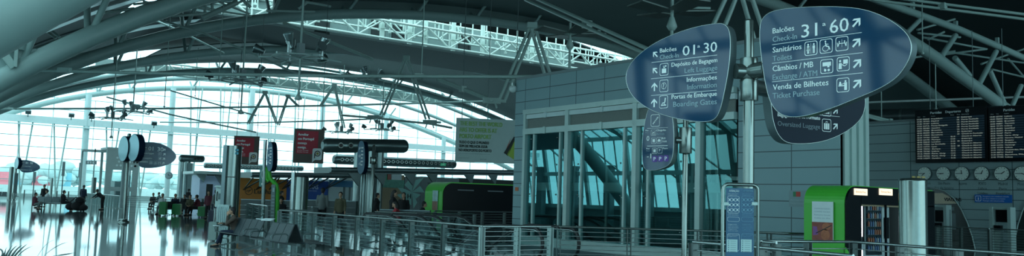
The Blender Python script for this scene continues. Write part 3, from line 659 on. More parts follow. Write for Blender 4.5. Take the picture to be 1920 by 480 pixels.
# arched shop niches in the clock wall
def niche(pts, label, x_in=None):
    mb = MB(); P = [FC_.px(x, y) for x, y in pts]; FC_.solid(mb, P, .02, .03); t = thing('arched_shop_opening', label, 'shop front', tuple(FC_.pt(*P[0])))
    mb.build('dark_glazing', g_and_dark, t)
    mb = MB(); m_ = [FC_.pt(u, z, .06) for u, z in P[:x_in]]; mb.path(m_, .025, 6); mb.build('arched_frame', frame_m, t); return t
g_and_dark = mat('dark arched glazing', (0.03, 0.045, 0.045), 0.2)
t = niche([(1752, 352), (1772, 358), (1790, 372), (1803, 392), (1815, 418), (1824, 444), (1830, 470), (1752, 470)], 'dark arched shop opening with a tan VIAGENS header beside the green kiosk', 7)
mb = MB(); P = [FC_.px(x, y) for x, y in ((1752, 362), (1768, 362), (1780, 368), (1795, 382), (1752, 382))]; FC_.poly(mb, P, .045); mb.build('tan_header', tanl, t)
mb = MB(); FC_.tpx(mb, 'VIAGENS', 1771, 377, 1803, 6.5, .05, .8); mb.build('lettering', blackt, t)
mb = MB()
for x0, y0, x1, y1 in ((1782, 388, 1790, 395), (1783, 400, 1793, 430), (1757, 388, 1770, 425)): u0, z0 = FC_.px(x0, y1); u1, z1 = FC_.px(x1, y0); FC_.rect(mb, u0, z0, u1, z1, .04)
mb.build('inside_posters', grey_s, t)
niche([(1930, 372), (1918, 396), (1910, 420), (1905, 445), (1901, 470), (1930, 470)], 'dark arched opening with pale frame at the very right edge', 5)
f = MB(); f.mm((60, -30, 0), (60.3, 11, 16)); struct(f, 'wall_right_light_block', roof_m)  # unseen wall added to keep sky light off the kiosk front
# security gates
def gate(x0, x1, yt, a, label, mx, ped):
    F = Face((a, 15, 0), (0, -1)); u0, _ = F.px(x0, 430); u1, _ = F.px(x1, 430); zt = F.px(x0, yt)[1]
    t = thing('security_gate', label, 'security gate', tuple(F.pt(u0, 0)))
    for u in (u0, u1): f = MB(); f.box((a, F.pt(u, 0, 0).y, zt / 2), (.5, .13, zt)); f.build('post', frame_m, t)
    f = MB(); f.box((a, (F.pt(u0, 0).y + F.pt(u1, 0).y) / 2, zt - .05), (.4, abs(u1 - u0), .09)); f.build('top_bar', frame_m, t)
    p = F.hit(*mx); f = MB(); f.box(p, (.12, .5, .52)); f.build('monitor', blackgl, t); f = MB(); f.box(p + V((.1, -.3, -.8)), (.12, .14, 2.2)); f.build('monitor_stand', grey_s, t)
    if ped:
        p = F.hit(*ped); p.z = 0; f = MB(); f.bar(p, p + V((0, -.1, 1.05)), .3, .22, (0, 1, 0)); f.build('pedestal', frame_m, t); f = MB(); f.box(p + V((-.1, -.1, 1.1)), (.22, .26, .2)); f.build('reader_head', blackgl, t)
gate(1863, 1897, 388, 37.6, 'pale security gate frame with a black monitor below the blue notice', (1880, 405), (1870, 465))
gate(1752, 1777, 384, 37.9, 'pale security gate frame with screens next to the arched shop opening', (1764, 405), (1757, 465))
# ================================================================== RAILINGS
def railing(pts, label, step=1.65, h=1.05, bars=8, pw=.16, glassy=False, wood=False, name='railing', pm=None, rm=None, rr_=.026, z0=.08, group='steel railings', lastpost=True):
    pts = [V((p[0], p[1], 0)) for p in pts]; t = thing(name, label, 'railing', tuple(pts[0]), group)
    f = MB(); f.path([p + V((0, 0, h)) for p in pts], rr_, 8); f.build('handrail', rm or rail_m, t)
    for a, b in zip(pts[:-1], pts[1:]):
        L = (b - a).length; n = max(1, round(L / step)); d = (b - a).normalized()
        for k in range(n + 1):
            if k == n and b is not pts[-1]: continue
            p = a + d * (L * k / n); f = MB()
            sid = d.cross(V((0, 0, 1)))
            for q in (-1, 1): f.bar(p + d * (q * .045), p + d * (q * .045) + V((0, 0, h - .02)), .014, pw * .75, sid)
            f.box(p + V((0, 0, .01)), (pw, pw, .02)); f.build('post', pm or post_m, t)
        for k in range(bars):
            z = z0 + .06 + (h - z0 - .12) * (k + .5) / bars; f = MB(); f.tube(a + V((0, 0, z)), b + V((0, 0, z)), .011, n=6); f.build('infill_bar', rail_m, t)
        if glassy:
            f = MB(); o = d.cross(V((0, 0, 1))) * .03; f.add([a + o + V((0, 0, .1)), b + o + V((0, 0, .1)), b + o + V((0, 0, h - .1)), a + o + V((0, 0, h - .1))], [(0, 1, 2, 3)]); f.build('glass_infill', g_rail, t)
    return t
P_ = lambda x, y, h=1.05: FZ(x, y, h)
railing([(11.1, 28.4), (10.55, 15.1)], 'long steel and glass railing running diagonally behind the bench seats', bars=8, glassy=True)
railing([(10.55, 15.1), (12.6, 15.2)], 'short railing return at the left escalator handrail', 1.0, pm=frame_m)
railing([(11.1, 28.4), (11.1 + 1.2, 28.6)], 'short return of the long railing beside the green totem', 1.2, bars=3)
railing([(12.9, 15.25), (18.4, 11.3)], 'dark railing in front of the lift doors', 1.9, bars=8, rm=steel)
railing([P_(1300, 453.7), P_(1424, 464), P_(1600, 480)], 'bright railing in the lower right corner, nearest', 1.3, bars=6)
railing([P_(1424, 452), P_(1600, 453.5), P_(1687, 460), P_(1925, 477.5)], 'railing crossing before the vending kiosk and the bollard column', 1.5, bars=6)
railing([P_(1431, 453.5), P_(1456, 455.5)], 'short railing stub with a bent end near the notice stand', .8, bars=4)
railing([P_(1752, 424), P_(1855, 429)], 'railing in front of the arched shop opening', 1.6, bars=8)
railing([P_(1857, 429), P_(1930, 432)], 'railing continuing right of the security gate frame', 1.8, bars=8)
railing([(14.8, 28.3), (16.0, 27.2)], 'dark railing at the first escalator landing', 1.2, bars=5, rm=steel)
railing([(16.5, 27.6), (18.9, 27.6)], 'dark railing at the second escalator landing', 1.2, bars=5, rm=steel)
railing([(20.0, 32.4), (25.4, 32.6)], 'dark railing with pale posts before the black kiosk', 1.35, bars=7, pm=post_m, rm=steel_d)
railing([P_(455, 380.5), P_(500, 386)], 'railing section just left of the green totem', 2.0, bars=4, glassy=True)
railing([P_(585, 388), P_(592, 382), P_(672, 383)], 'railing with an angled end behind the long railing', 2.5, bars=5)
railing([P_(455, 366.5), P_(560, 371), P_(690, 377)], 'long far railing before the orange and blue shop panels', 4, bars=5, h=1.05)
railing([FZ(300, 395), FZ(420, 400)], 'dark far railing behind the seated passengers with green cases', 2.2, bars=4)
railing([FZ(150, 379), FZ(226, 392.5)], 'pale glazed far railing left of the double disc sign pole', 1.7, bars=2, pw=.3, glassy=True, pm=frame_m)
railing([FZ(45, 370), FZ(150, 375)], 'far railing behind the seated group at the left', 3, bars=6)
railing([FZ(236, 393), FZ(299, 395)], 'dark far railing right of the double disc sign pole', 2.2, bars=5)
railing([P_(-6, 353.5), P_(46, 354)], 'farthest railing at the left edge', 6, bars=4)
# ================================================================== ESCALATORS
def balustrade(t, a, bs, be, z_end):
    """handrail loop from the newel at bs down to be"""
    s = 1 if be > bs else -1; pts = []
    for k in range(13): an = -PI / 2 - PI * k / 12; pts.append((a, bs + s * (.34 * math.cos(an) if 1 else 0) + 0, .62 + .38 * math.sin(an) * 1.0))
    top = [(a, bs + s * .3, 1.0), (a, bs + s * 1.6, 1.0), (a, bs + s * 2.1, .93), (a, bs + s * 2.6, .74), (a, be, z_end)]
    f = MB(); f.path(pts + top, .045, 8); f.build('handrail', black, t)
    f = MB(); f.path([(p[0], p[1] + s * .0, p[2] - (.05 if p[2] > .6 else -.05)) for p in pts + top], .02, 6); f.build('newel_trim', rail_m, t)
    g = MB(); P = [(a, bs - s * .25, .5), (a, bs - s * .1, .85), (a, bs + s * .3, .95), (a, bs + s * 1.6, .95), (a, bs + s * 2.6, .7), (a, be, z_end - .05), (a, be, z_end - .9), (a, bs + s * 2.6, -.2), (a, bs + s * 1.6, .05), (a, bs - s * .25, .05)]
    g.add(P, [tuple(range(len(P)))]); g.build('glass_panel', g_rail, t)
    f = MB(); f.path([(a, bs - s * .3, .1), (a, bs + s * 1.7, .1), (a, bs + s * 2.7, -.15), (a, be, z_end - .85)], .1, 6); f.build('skirt', steel_d, t)
def escalator(a0_, bs, be, label):
    t = thing('escalator', label, 'escalator', (a0_ + .5, bs, 0), 'escalators')
    s = 1 if be > bs else -1
    z_end = .74 - (abs(be - bs) - 2.6) * .55
    for a in (a0_, a0_ + 1.15): balustrade(t, a, bs, be, z_end)
    f = MB(); f.mm((a0_ + .06, bs - s * .3, .0), (a0_ + 1.09, bs + s * 1.4, .03)); f.build('comb_plate', steel, t)
    f = MB(); b = bs + s * 1.4; z = -.02; k = 0
    while abs(b - be) > .4: z2 = z - (0 if k < 2 else .2); f.mm((a0_ + .06, b, z2 - .25), (a0_ + 1.09, b + s * .38, z2)); b += s * .38; z = z2; k += 1
    f.build('steps', steel_d, t)
    f = MB(); f.prism([(a0_ + .0, bs + s * 1.2, -.3), (a0_, be, z_end - 2.0), (a0_, be, z_end - 1.2), (a0_, bs + s * 1.5, -.05)], (1.15, 0, 0)); f.build('truss_casing', grey_s, t)
escalator(12.5, 15.7, 24.5, 'escalator whose black handrail loops out beside the lift railing')
escalator(14.2, 27.8, 18.5, 'escalator descending towards the viewer, left of two, handrail arch behind the long railing')
escalator(16.0, 27.8, 18.5, 'escalator descending towards the viewer, right of two, before the green kiosk edge')
# ================================================================== SIGNS
def dvec(ang):   # direction measured from the view axis, positive to the right, in hall coordinates
    return (math.sin(yaw + ang), math.cos(yaw + ang))
def arrow(F, mb, x, y, px, kind):
    u, z = F.px(x, y); k = (F.pt(u, z) - EYE).dot(_fw) / FOC * px
    a = {'up': PI / 2, 'ul': PI * .75, 'ur': PI / 4}[kind]
    def P(s, t): return (u + (s * math.cos(a) - t * math.sin(a)) * k, z + (s * math.sin(a) + t * math.cos(a)) * k)
    F.poly(mb, [P(-.5, -.09), P(.3, -.09), P(.3, .09), P(-.5, .09)], .006)
    F.poly(mb, [P(.5, 0), P(.08, .42), P(-.14, .42), P(.26, 0)], .0065); F.poly(mb, [P(.5, 0), P(.26, 0), P(-.14, -.42), P(.08, -.42)], .0065)
def parts_text(F, lst, m_, t, bold, nm):
    for txt, x0, y0, x1, c in lst: mb = MB(); F.tpx(mb, txt, x0, y0, x1, c, bold=bold); mb.build(nm, m_, t)
def parts_arrow(F, lst, t):
    for x, y, px, kd in lst: mb = MB(); arrow(F, mb, x, y, px, kd); mb.build('arrow', letw, t)
def parts_icon(F, lst, t):
    for a in lst: mb = MB(); icon(F, mb, *a); mb.build('pictogram', letw, t)
def parts_line(F, lst, t, w_=.006):
    for x0, y0, x1, y1 in lst: mb = MB(); u0, z0 = F.px(x0, y0); u1, z1 = F.px(x1, y1); F.line(mb, u0, (z0 + z1) / 2, u1, (z0 + z1) / 2, w_); mb.build('dividing_line', letw, t)
def icon(F, mb, x, y, w, h, kind, fg=None):
    u, z = F.px(x, y); d = (F.pt(u, z) - EYE).dot(_fw) / FOC
    ul, _ = F.px(x - w / 2, y); ur, _ = F.px(x + w / 2, y); W = abs(ur - ul); H = h * d
    F.ring(mb, F.rr(u, z, W, H, min(W, H) * .16), min(W, H) * .045, .006)
    def B(x0, y0, x1, y1): F.rect(mb, u + x0 * W, z + y0 * H, u + x1 * W, z + y1 * H, .006)
    def D(x0, y0, r): F.disc(mb, u + x0 * W, z + y0 * H, r * H, .006)
    def L(x0, y0, x1, y1, w_=.05): F.line(mb, u + x0 * W, z + y0 * H, u + x1 * W, z + y1 * H, w_ * H, .006)
    def T(s, x0, y0, c, wd=None): F.text(mb, s, u + x0 * W, z + y0 * H, c * H, None if wd is None else wd * W, .006, .004 * H)
    if kind == 'wc':
        for s in (-1, 1):
            D(.22 * s, .27, .07); B(.22 * s - .1, -.02, .22 * s + .1, .18)
            if s < 0: F.poly(mb, [(u - .36 * W, z - .16 * H), (u - .08 * W, z - .16 * H), (u - .16 * W, z + .1 * H), (u - .28 * W, z + .1 * H)], .006)
            B(.22 * s - .08, -.36, .22 * s - .01, 0); B(.22 * s + .01, -.36, .22 * s + .08, 0)
        L(0, -.38, 0, .36, .025)
    elif kind == 'chair':
        D(-.05, .33, .06); L(-.05, .25, .0, -.02, .08); L(0, -.02, .2, -.04, .07); L(.2, -.04, .3, -.28, .07); L(-.03, .14, .18, .12, .05)
        F.ring(mb, [(u - .04 * W + .26 * W * math.cos(q), z - .16 * H + .22 * H * math.sin(q)) for q in [k * PI / 8 for k in range(16)]], .04 * H, .0065)
    elif kind == 'nursery':
        for s in (-1, 1): D(.2 * s, .16, .05); L(.2 * s, .1, .32 * s, -.18, .07); L(.22 * s, .04, .02 * s, .02, .05); L(.33 * s, -.2, .36 * s, .1, .05)
        L(0, -.25, 0, .3, .025)
    elif kind == 'money': B(-.32, .02, .34, .3); L(-.2, -.22, -.1, -.22, .12); D(-.12, -.27, .09); D(.16, -.27, .09); B(.05, -.08, .22, .02)
    elif kind == 'exchange': D(-.24, .22, .08); F.poly(mb, [(u - .38 * W, z - .34 * H), (u - .1 * W, z - .34 * H), (u - .12 * W, z + .08 * H), (u - .34 * W, z + .08 * H)], .006); B(.0, 0, .36, .3); L(-.15, 0, .1, -.15, .06); L(.1, -.15, .3, -.05, .05)
    elif kind == 'ticket': D(-.22, .18, .07); D(.2, .26, .07); B(-.32, .0, -.12, .12); B(-.36, -.08, .1, -.01); F.poly(mb, [(u + .1 * W, z - .36 * H), (u + .32 * W, z - .36 * H), (u + .32 * W, z + .18 * H), (u + .1 * W, z + .18 * H)], .006); L(-.1, .05, .12, .12, .04)
    elif kind == 'locker': B(-.26, -.3, .26, .08); B(-.1, .12, .1, .2); D(.2, .27, .07); L(-.15, .27, .15, .27, .04)
    elif kind == 'info': T('?', -.11, -.2, .4); F.ring(mb, [(u + .3 * W * math.cos(q), z + .33 * W * math.sin(q)) for q in [k * PI / 8 for k in range(16)]], .03 * H, .0065)
    elif kind == 'gate': B(-.3, -.3, .3, -.22); L(.14, -.05, .2, .3, .1); L(.14, -.08, -.15, -.1, .08); L(-.15, -.1, -.2, -.22, .05); L(.1, -.1, .1, -.22, .05)
    elif kind == 'stairs':
        for q in range(5): B(-.3 + q * .12, -.3 + q * .12, -.14 + q * .12, -.22 + q * .12); B(-.2 + q * .12, -.3 + q * .12, -.16 + q * .12, -.12 + q * .12)
    elif kind == 'plane': L(-.3, -.15, .3, .2, .1); L(-.05, 0, -.25, .2, .07); L(.02, .02, .25, -.14, .07); B(-.34, -.34, .34, -.27)
    elif kind in ('bus', 'train'): B(-.26, -.2, .26, .28); D(-.15, -.28, .06); D(.15, -.28, .06)
    elif kind == 'taxi': B(-.3, -.2, .3, .05); B(-.18, .05, .18, .22); D(-.18, -.25, .07); D(.18, -.25, .07)
    elif kind == 'bag': B(-.3, -.32, -.14, .16); B(-.1, -.32, .1, .16); B(.14, -.32, .3, .16); B(-.1, .18, -.06, .3); B(.06, .18, .1, .3); B(-.1, .26, .1, .31)
    elif kind == 'P': T('P', -.16, -.22, .45)
def sign_pole(p, ztop, r, label, upper=None, name='sign_pole'):
    t = thing(name, label, 'sign pole', (p.x, p.y, 0)); f = MB()
    if upper: f.lathe([(r, 0), (r, upper)], p, 28); f.lathe([(r * .86, upper), (r * .86, ztop - r * .4), (r * .7, ztop - r * .1), (r * .3, ztop)], p, 28)
    else: f.lathe([(r, 0), (r, ztop - r * .5), (r * .8, ztop - r * .1), (r * .3, ztop)], p, 24)
    f.build('pole', steel, t); f = MB(); f.lathe([(r * 2.2, 0), (r * 2.2, .03), (r * 1.3, .05), (r * 1.3, .12)], p, 24); f.build('base_flange', steel, t); return t
def collar(t, p, z0, z1, r, nm='collar'):
    f = MB(); f.lathe([(r * .97, z0), (r, z0 + .008), (r, z1 - .008), (r * .97, z1)], p, 28); f.build(nm, steel, t)
def leaf(F, face_px, th, t, nface=2, m=navy):
    P = smooth_outline([F.px(x, y) for x, y in face_px], nface)
    mb = MB(); F.solid(mb, P, th, 0, True); mb.build('sign_body', rim_m, t)
    mb = MB(); cu = sum(p[0] for p in P) / len(P); cz = sum(p[1] for p in P) / len(P)
    F.poly(mb, [(cu + (p[0] - cu) * .994, cz + (p[1] - cz) * .994) for p in P], .003); mb.build('sign_face', m, t)
    mb = MB(); 
    for s_, o in ((1, 0.0),): mb.path([F.pt(u, z, 0) for u, z in P], .006, 6, closed=True)
    mb.build('edge_trim', rail_m, t)
pm_ = PD(1403, 388, 11.0); pm_.z = 0
zt_ = EYE.z + (391 - 30) * 11 / FOC
zz = lambda y, x=1403, d=11.0: PD(x, y, d).z
mp = sign_pole(pm_, zz(29), .073, 'tall thick stainless pole carrying the three large navy leaf signs', zz(145))
collar(mp, pm_, zz(145), zz(105), .118); collar(mp, pm_, zz(187), zz(146.5), .122)
# sign A
FA = Face(PD(1377, 135, 11.05), (-dvec(math.radians(-45.2))[0], -dvec(math.radians(-45.2))[1]))
t = thing('wayfinding_sign', 'large navy leaf-shaped sign reading Balcões 01 a 30, left of the tall pole', 'sign', tuple(FA.P), 'leaf signs on the tall pole')
leaf(FA, [(1172, 145), (1180, 122), (1198, 102), (1225, 82), (1262, 64), (1302, 51), (1340, 44), (1358, 44), (1368, 56), (1370, 84), (1367, 125), (1358, 175), (1349, 212), (1338, 226), (1318, 229), (1290, 226), (1258, 220), (1228, 210), (1200, 194), (1180, 173)], .17, t)
w = MB(); g = MB()
parts_text(FA, (('Balcões', 1237.5, 99, 1268.5, 8), ('01', 1280, 105, 1303, 19), ('a', 1308, 89.5, 1312.5, 6), ('30', 1319.5, 99.5, 1344.5, 19), ('Depósito de Bagagem', 1259.5, 125.5, 1345, 8), ('Informações', 1288, 153.8, 1344, 8.5), ('Portas de Embarque', 1259.5, 186, 1344, 8.5)), letw, t, .4, 'white_lettering')
parts_text(FA, (('Check-In', 1237.5, 111.5, 1272.5, 8.5), ('Left Luggage', 1284, 137, 1345, 9), ('Information', 1289, 168, 1344, 9.5), ('Boarding Gates', 1262.5, 200.6, 1344, 10)), letg, t, .4, 'grey_lettering')
parts_line(FA, ((1222, 118.4, 1345, 102), (1221, 149.5, 1345, 134), (1221, 179, 1344, 169.4)), t)
parts_arrow(FA, ((1229, 102, 14, 'ul'), (1228.5, 132.5, 14, 'ul'), (1227.5, 163, 16, 'up'), (1227, 193, 16, 'up')), t)
parts_icon(FA, ((1245.6, 130.3, 16, 23, 'locker'), (1245.3, 161, 16, 23, 'info'), (1244.7, 191, 16, 24, 'gate')), t)
f = MB(); q = FA.hit(1373, 132) - FA.n * .085; f.tube(V((pm_.x, pm_.y, q.z)), q, .105, n=20); f.build('mounting_arm', steel, t)
# sign C (behind, lower right)
FCs = Face(PD(1436, 168, 11.4), dvec(math.radians(66)))
t = thing('wayfinding_sign', 'dark navy leaf sign reading Bagagem Fora de Formato, lowest, partly hidden behind the biggest one', 'sign', tuple(FCs.P), 'leaf signs on the tall pole')
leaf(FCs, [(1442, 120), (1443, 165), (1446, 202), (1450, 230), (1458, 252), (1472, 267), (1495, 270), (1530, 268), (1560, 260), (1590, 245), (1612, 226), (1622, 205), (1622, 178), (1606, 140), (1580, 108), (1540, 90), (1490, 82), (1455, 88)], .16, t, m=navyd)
w = MB(); g = MB(); FCs.tpx(w, 'Bagagem Fora de Formato', 1457.5, 218, 1537, 7.5, bold=.6); FCs.tpx(g, 'Oversized Luggage', 1457.5, 235.5, 1537, 9, bold=.3)
w.build('white_lettering', letw, t); g.build('grey_lettering', mat('faint lettering', (.13, .20, .25), .5), t)
w = MB(); u0, z0 = FCs.px(1457, 214 - 3); u1, _ = FCs.px(1574, 220); FCs.line(w, u0, z0 + .02, u1, z0 + .02, .006); w.build('dividing_line', letw, t)
parts_arrow(FCs, ((1566, 237, 15, 'ur'), (1566, 208, 15, 'ur')), t)
parts_icon(FCs, ((1549.4, 235, 17, 24, 'bag'), (1549.4, 206, 17, 24, 'bag')), t)
f = MB(); q = FCs.hit(1450, 168) - FCs.n * .08; f.tube(V((pm_.x, pm_.y, q.z)), q, .105, n=20); f.build('mounting_arm', steel, t)
# sign B
FBs = Face(PD(1428, 130, 10.85), (-dvec(math.radians(-40.6))[0], -dvec(math.radians(-40.6))[1]))
t = thing('wayfinding_sign', 'biggest navy leaf sign reading Balcões 31 a 60, right of the tall pole', 'sign', tuple(FBs.P), 'leaf signs on the tall pole')
leaf(FBs, [(1424, 60), (1427, 38), (1440, 24), (1465, 17), (1510, 13), (1565, 12), (1615, 16), (1655, 29), (1688, 50), (1706, 70), (1710, 92), (1702, 118), (1682, 146), (1650, 166), (1602, 186), (1552, 206), (1505, 219), (1474, 219), (1455, 208), (1443, 188), (1436, 160), (1430, 125), (1426, 90)], .15, t)
w = MB(); g = MB()
parts_text(FBs, (('Balcões', 1449, 63, 1489, 10), ('31', 1503, 71, 1532.5, 25), ('a', 1542.3, 49, 1548.5, 8), ('60', 1556, 63, 1591.5, 26), ('Sanitários', 1449, 99, 1503, 10), ('Câmbios / MB', 1449, 134, 1525, 10.5), ('Venda de Bilhetes', 1449.5, 169, 1553.5, 10.5)), letw, t, .45, 'white_lettering')
parts_text(FBs, (('Check-In', 1449, 79, 1494.5, 10), ('Toilets', 1449, 115, 1485, 10), ('Exchange / ATM', 1449, 150.5, 1532.5, 10.5), ('Ticket Purchase', 1449, 185, 1537, 10.5)), letg, t, .4, 'grey_lettering')
parts_line(FBs, ((1448, 83.5, 1616, 61.5), (1448, 119.5, 1618, 98), (1448, 154, 1618, 136)), t)
parts_arrow(FBs, [(x, y, 21, 'ur') for x, y in ((1606.5, 42), (1606.5, 80), (1608, 119), (1608, 157))], t)
parts_icon(FBs, [(x, y, 24, 27, k) for x, y, k in ((1521, 90.6, 'wc'), (1549.4, 86.5, 'chair'), (1579, 82, 'nursery'), (1550.5, 124.5, 'money'), (1581.5, 120, 'exchange'), (1581, 159.5, 'ticket'))], t)
f = MB(); q = FBs.hit(1432, 128) - FBs.n * .075; f.tube(V((pm_.x, pm_.y, q.z)), q, .11, n=20); f.build('mounting_arm', steel, t)
# sign D on the thin pole
pd_ = PD(1284, 387, 17.0); pd_.z = 0
t2 = sign_pole(pd_, PD(1284, 215, 17).z, .057, 'thin stainless pole with a single collar, behind the 01 a 30 sign'); collar(t2, pd_, PD(1284, 287, 17).z, PD(1284, 238, 17).z, .13)
FD = Face(PD(1265, 262, 17.0), (-dvec(math.radians(-47))[0], -dvec(math.radians(-47))[1]))
t = thing('wayfinding_sign', 'small navy floor-guide sign with 0 and -1 and violet P symbols on the thin pole', 'sign', tuple(FD.P))
leaf(FD, [(1216, 200), (1208, 235), (1204, 265), (1204, 295), (1207, 316), (1218, 320), (1236, 318), (1254, 310), (1261, 298), (1264, 262), (1262, 225), (1256, 200), (1235, 190)], .17, t)
w = MB()
parts_text(FD, (('Piso', 1210.5, 246, 1216, 2.6), ('0', 1212.5, 264, 1217.5, 9), ('Chegadas', 1231, 246, 1249, 3.6), ('BUS', 1241, 261, 1248, 3.4), ('TAXI', 1241, 267, 1250, 3.4), ('Piso', 1212, 280, 1218, 2.6), ('-1', 1213, 297, 1221, 9), ('Metro', 1243, 279.5, 1252, 3)), letw, t, .3, 'white_lettering')
g = MB(); FD.tpx(g, 'Arrivals', 1231, 253, 1246, 3.6); FD.tpx(g, 'Floor', 1210.5, 250, 1217, 2.6); FD.tpx(g, 'Floor', 1212, 284, 1219, 2.6); g.build('grey_lettering', letg, t)
parts_icon(FD, ((1229, 226, 17, 23, 'stairs'), (1225.5, 249, 9, 11, 'plane'), (1226, 264, 9, 11, 'bus'), (1236, 263, 9, 11, 'taxi'), (1227.5, 283, 9, 11, 'train'), (1237.5, 282, 9, 11, 'P')), t)
w = MB(); u0, z0 = FD.px(1213, 274); u1, _ = FD.px(1252, 272); FD.line(w, u0, z0, u1, z0, .012); _, z2 = FD.px(1221, 240.5); FD.line(w, u0, z2, u1, z2, .006); w.build('dividing_lines', letw, t)
for x, s_ in ((1228, 'P'), (1238.5, 'Py'), (1249, 'P2')):
    u, z = FD.px(x, 298 - (x - 1228) * .05); b = MB(); FD.poly(b, FD.rr(u, z, .12, .13, .02), .006); o = b.build('parking_symbol', purple, t); l = MB(); FD.text(l, 'P', u - .03, z - .04, .08, None, .008, .006); l.build('symbol_letter', letw, o)
f = MB(); q = FD.hit(1262, 262) - FD.n * .085; f.tube(V((pd_.x, pd_.y, q.z)), q, .07, n=16); f.build('mounting_arm', steel, t)
# distant sign with two foreshortened round blades and one leaf
def far_sign(xp, yb, s, where, bollard=None):
    pb = FZ(xp, yb); d = (pb - EYE).dot(_fw)
    k = d / FOC; dd = lambda x, y, e=0: PD(x, y, d + e)
    t = sign_pole(pb, dd(xp + 3, yb - 168 * s).z, .085, 'slender far sign pole with blades, ' + where)
    return pb, d, t
pe, de, te = far_sign(231, 417, 1, 'left of the navy 01 30 sign')
f = MB(); f.lathe([(.28, 0), (.28, .06), (.2, .1), (.2, .18)], pe, 16); f.build('floor_ring', steel, te)
f = MB(); f.box(V((pe.x, pe.y, 1.9)) + FWD * 0.0 - RGT * .12, (.2, .2, 2.4)); f.build('cable_box', grey_s, te)
def blade(F, cx, cy, rx, ry, th, label):
    t = thing('round_sign', label, 'sign', tuple(F.hit(cx, cy)), 'round sign blades')
    ul, _ = F.px(cx - rx, cy); ur, _ = F.px(cx + rx, cy); u, z = F.px(cx, cy); _, zt2 = F.px(cx, cy - ry); R1 = abs(ur - ul) / 2; R2 = abs(zt2 - z)
    c = [(u + R1 * math.cos(2 * PI * q / 32), z + R2 * math.sin(2 * PI * q / 32)) for q in range(32)]
    mb = MB(); F.solid(mb, c, th, 0, True); mb.build('sign_body', navyd, t)
    mb = MB(); F.poly(mb, [(u + (p[0] - u) * .96, z + (p[1] - z) * .96) for p in c], .004); mb.build('sign_face', mat('sign face with painted reflection', (.18, .36, .42), .12, .3), t); return t  # pale face colour paints the light reflected by the sign
FEa = Face(PD(232, 278, de), (-dvec(math.radians(-50))[0], -dvec(math.radians(-50))[1]))
blade(FEa, 231, 279, 9.5, 24, .25, 'round sign blade seen edge-on, left one of the pair on the far pole')
FEb = Face(PD(244, 277, de - .3), (-dvec(math.radians(-52))[0], -dvec(math.radians(-52))[1]))
blade(FEb, 250, 277, 11, 26, .3, 'round sign blade seen edge-on, right thicker one of the pair on the far pole')
FEc = Face(PD(262, 291, de + .2), dvec(math.radians(66)))
t = thing('wayfinding_sign', 'distant navy leaf sign with white 01 30 pointing right before the bright glass', 'sign', tuple(FEc.P))
leaf(FEc, [(260, 268), (285, 266), (305, 270), (322, 280), (332, 292), (326, 303), (312, 310), (290, 315), (266, 315), (258, 308)], .22, t)
w = MB()
parts_text(FEc, (('01', 278, 282, 287, 7.5), ('30', 295, 283.5, 306, 7.5), ('Balcões', 262, 277, 275, 2.6), ('Depósito de Bagagem', 262, 288, 288, 2.4), ('Informações', 262, 297, 285, 2.4), ('Sanitários', 260, 304, 277, 3.4)), letw, t, .3, 'white_lettering')
parts_arrow(FEc, [(x, y, 6, 'ur') for x, y in ((308, 281), (308, 289.5), (307, 298), (306, 306))], t)
parts_icon(FEc, [(x, y, 6, 6, k) for x, y, k in ((300, 288.5, 'info'), (300, 297, 'locker'), (283, 304.5, 'wc'), (291, 305, 'chair'), (299, 305.5, 'nursery'))], t)
# farthest sign group at the left edge
d4 = 92.0; pf = PD(27, 352, d4); pf.z = 0
t = sign_pole(pf, PD(29, 297, d4).z, .14, 'farthest sign pole at the left edge beside a bollard column')
f = MB(); q0 = PD(25, 345, d4); f.box(V((pf.x, pf.y, 1.9)) + RGT * .1, (.35, .3, 2.2)); f.build('cable_box', steel_d, t)
Ff = Face(PD(40, 312, d4), dvec(math.radians(66)))
t = thing('wayfinding_sign', 'farthest navy leaf sign, tiny, pointing right near the left edge', 'sign', tuple(Ff.P))
leaf(Ff, [(34, 300), (52, 300), (66, 304), (77, 313), (70, 320), (54, 324), (40, 323), (36, 315), (31, 312)], .3, t)
w = MB(); Ff.tpx(w, '01 30', 48, 307, 61, 3.5, bold=.3); Ff.tpx(w, 'Balcões', 39, 305.5, 46, 1.8); Ff.tpx(w, 'Informações', 39, 312, 57, 1.8); Ff.tpx(w, 'Sanitários', 39, 319, 60, 2); w.build('white_lettering', letw, t)
Fg = Face(PD(30, 306, d4), (-dvec(math.radians(-50))[0], -dvec(math.radians(-50))[1]))
blade(Fg, 31, 306, 4, 11, .3, 'round sign blade beside the farthest leaf sign')
# slim totem signs at the left
for x, y0, y1, d, lb in ((116.5, 303, 342, 95, 'slim grey totem sign left of the round facade column'), (148, 305, 343, 95, 'slim dark totem sign right on the round facade column'), (63, 322, 342, 95, 'short slim sign post beneath the farthest leaf sign')):
    p = PD(x, 350, d); p.z = 0; t = thing('totem_sign', lb, 'sign', (p.x, p.y, 0)); k = d / FOC
    f = MB(); f.tube(p, V((p.x, p.y, PD(x, y0 + 6, d).z)), .06); f.build('pole', steel_d, t); f = MB(); f.box(V((p.x, p.y, PD(x, (y0 + min(y0 + 27, y1)) / 2, d).z)), (.18, .3, min(27, y1 - y0) * k), rz=-yaw); f.build('panel', grey_s, t)
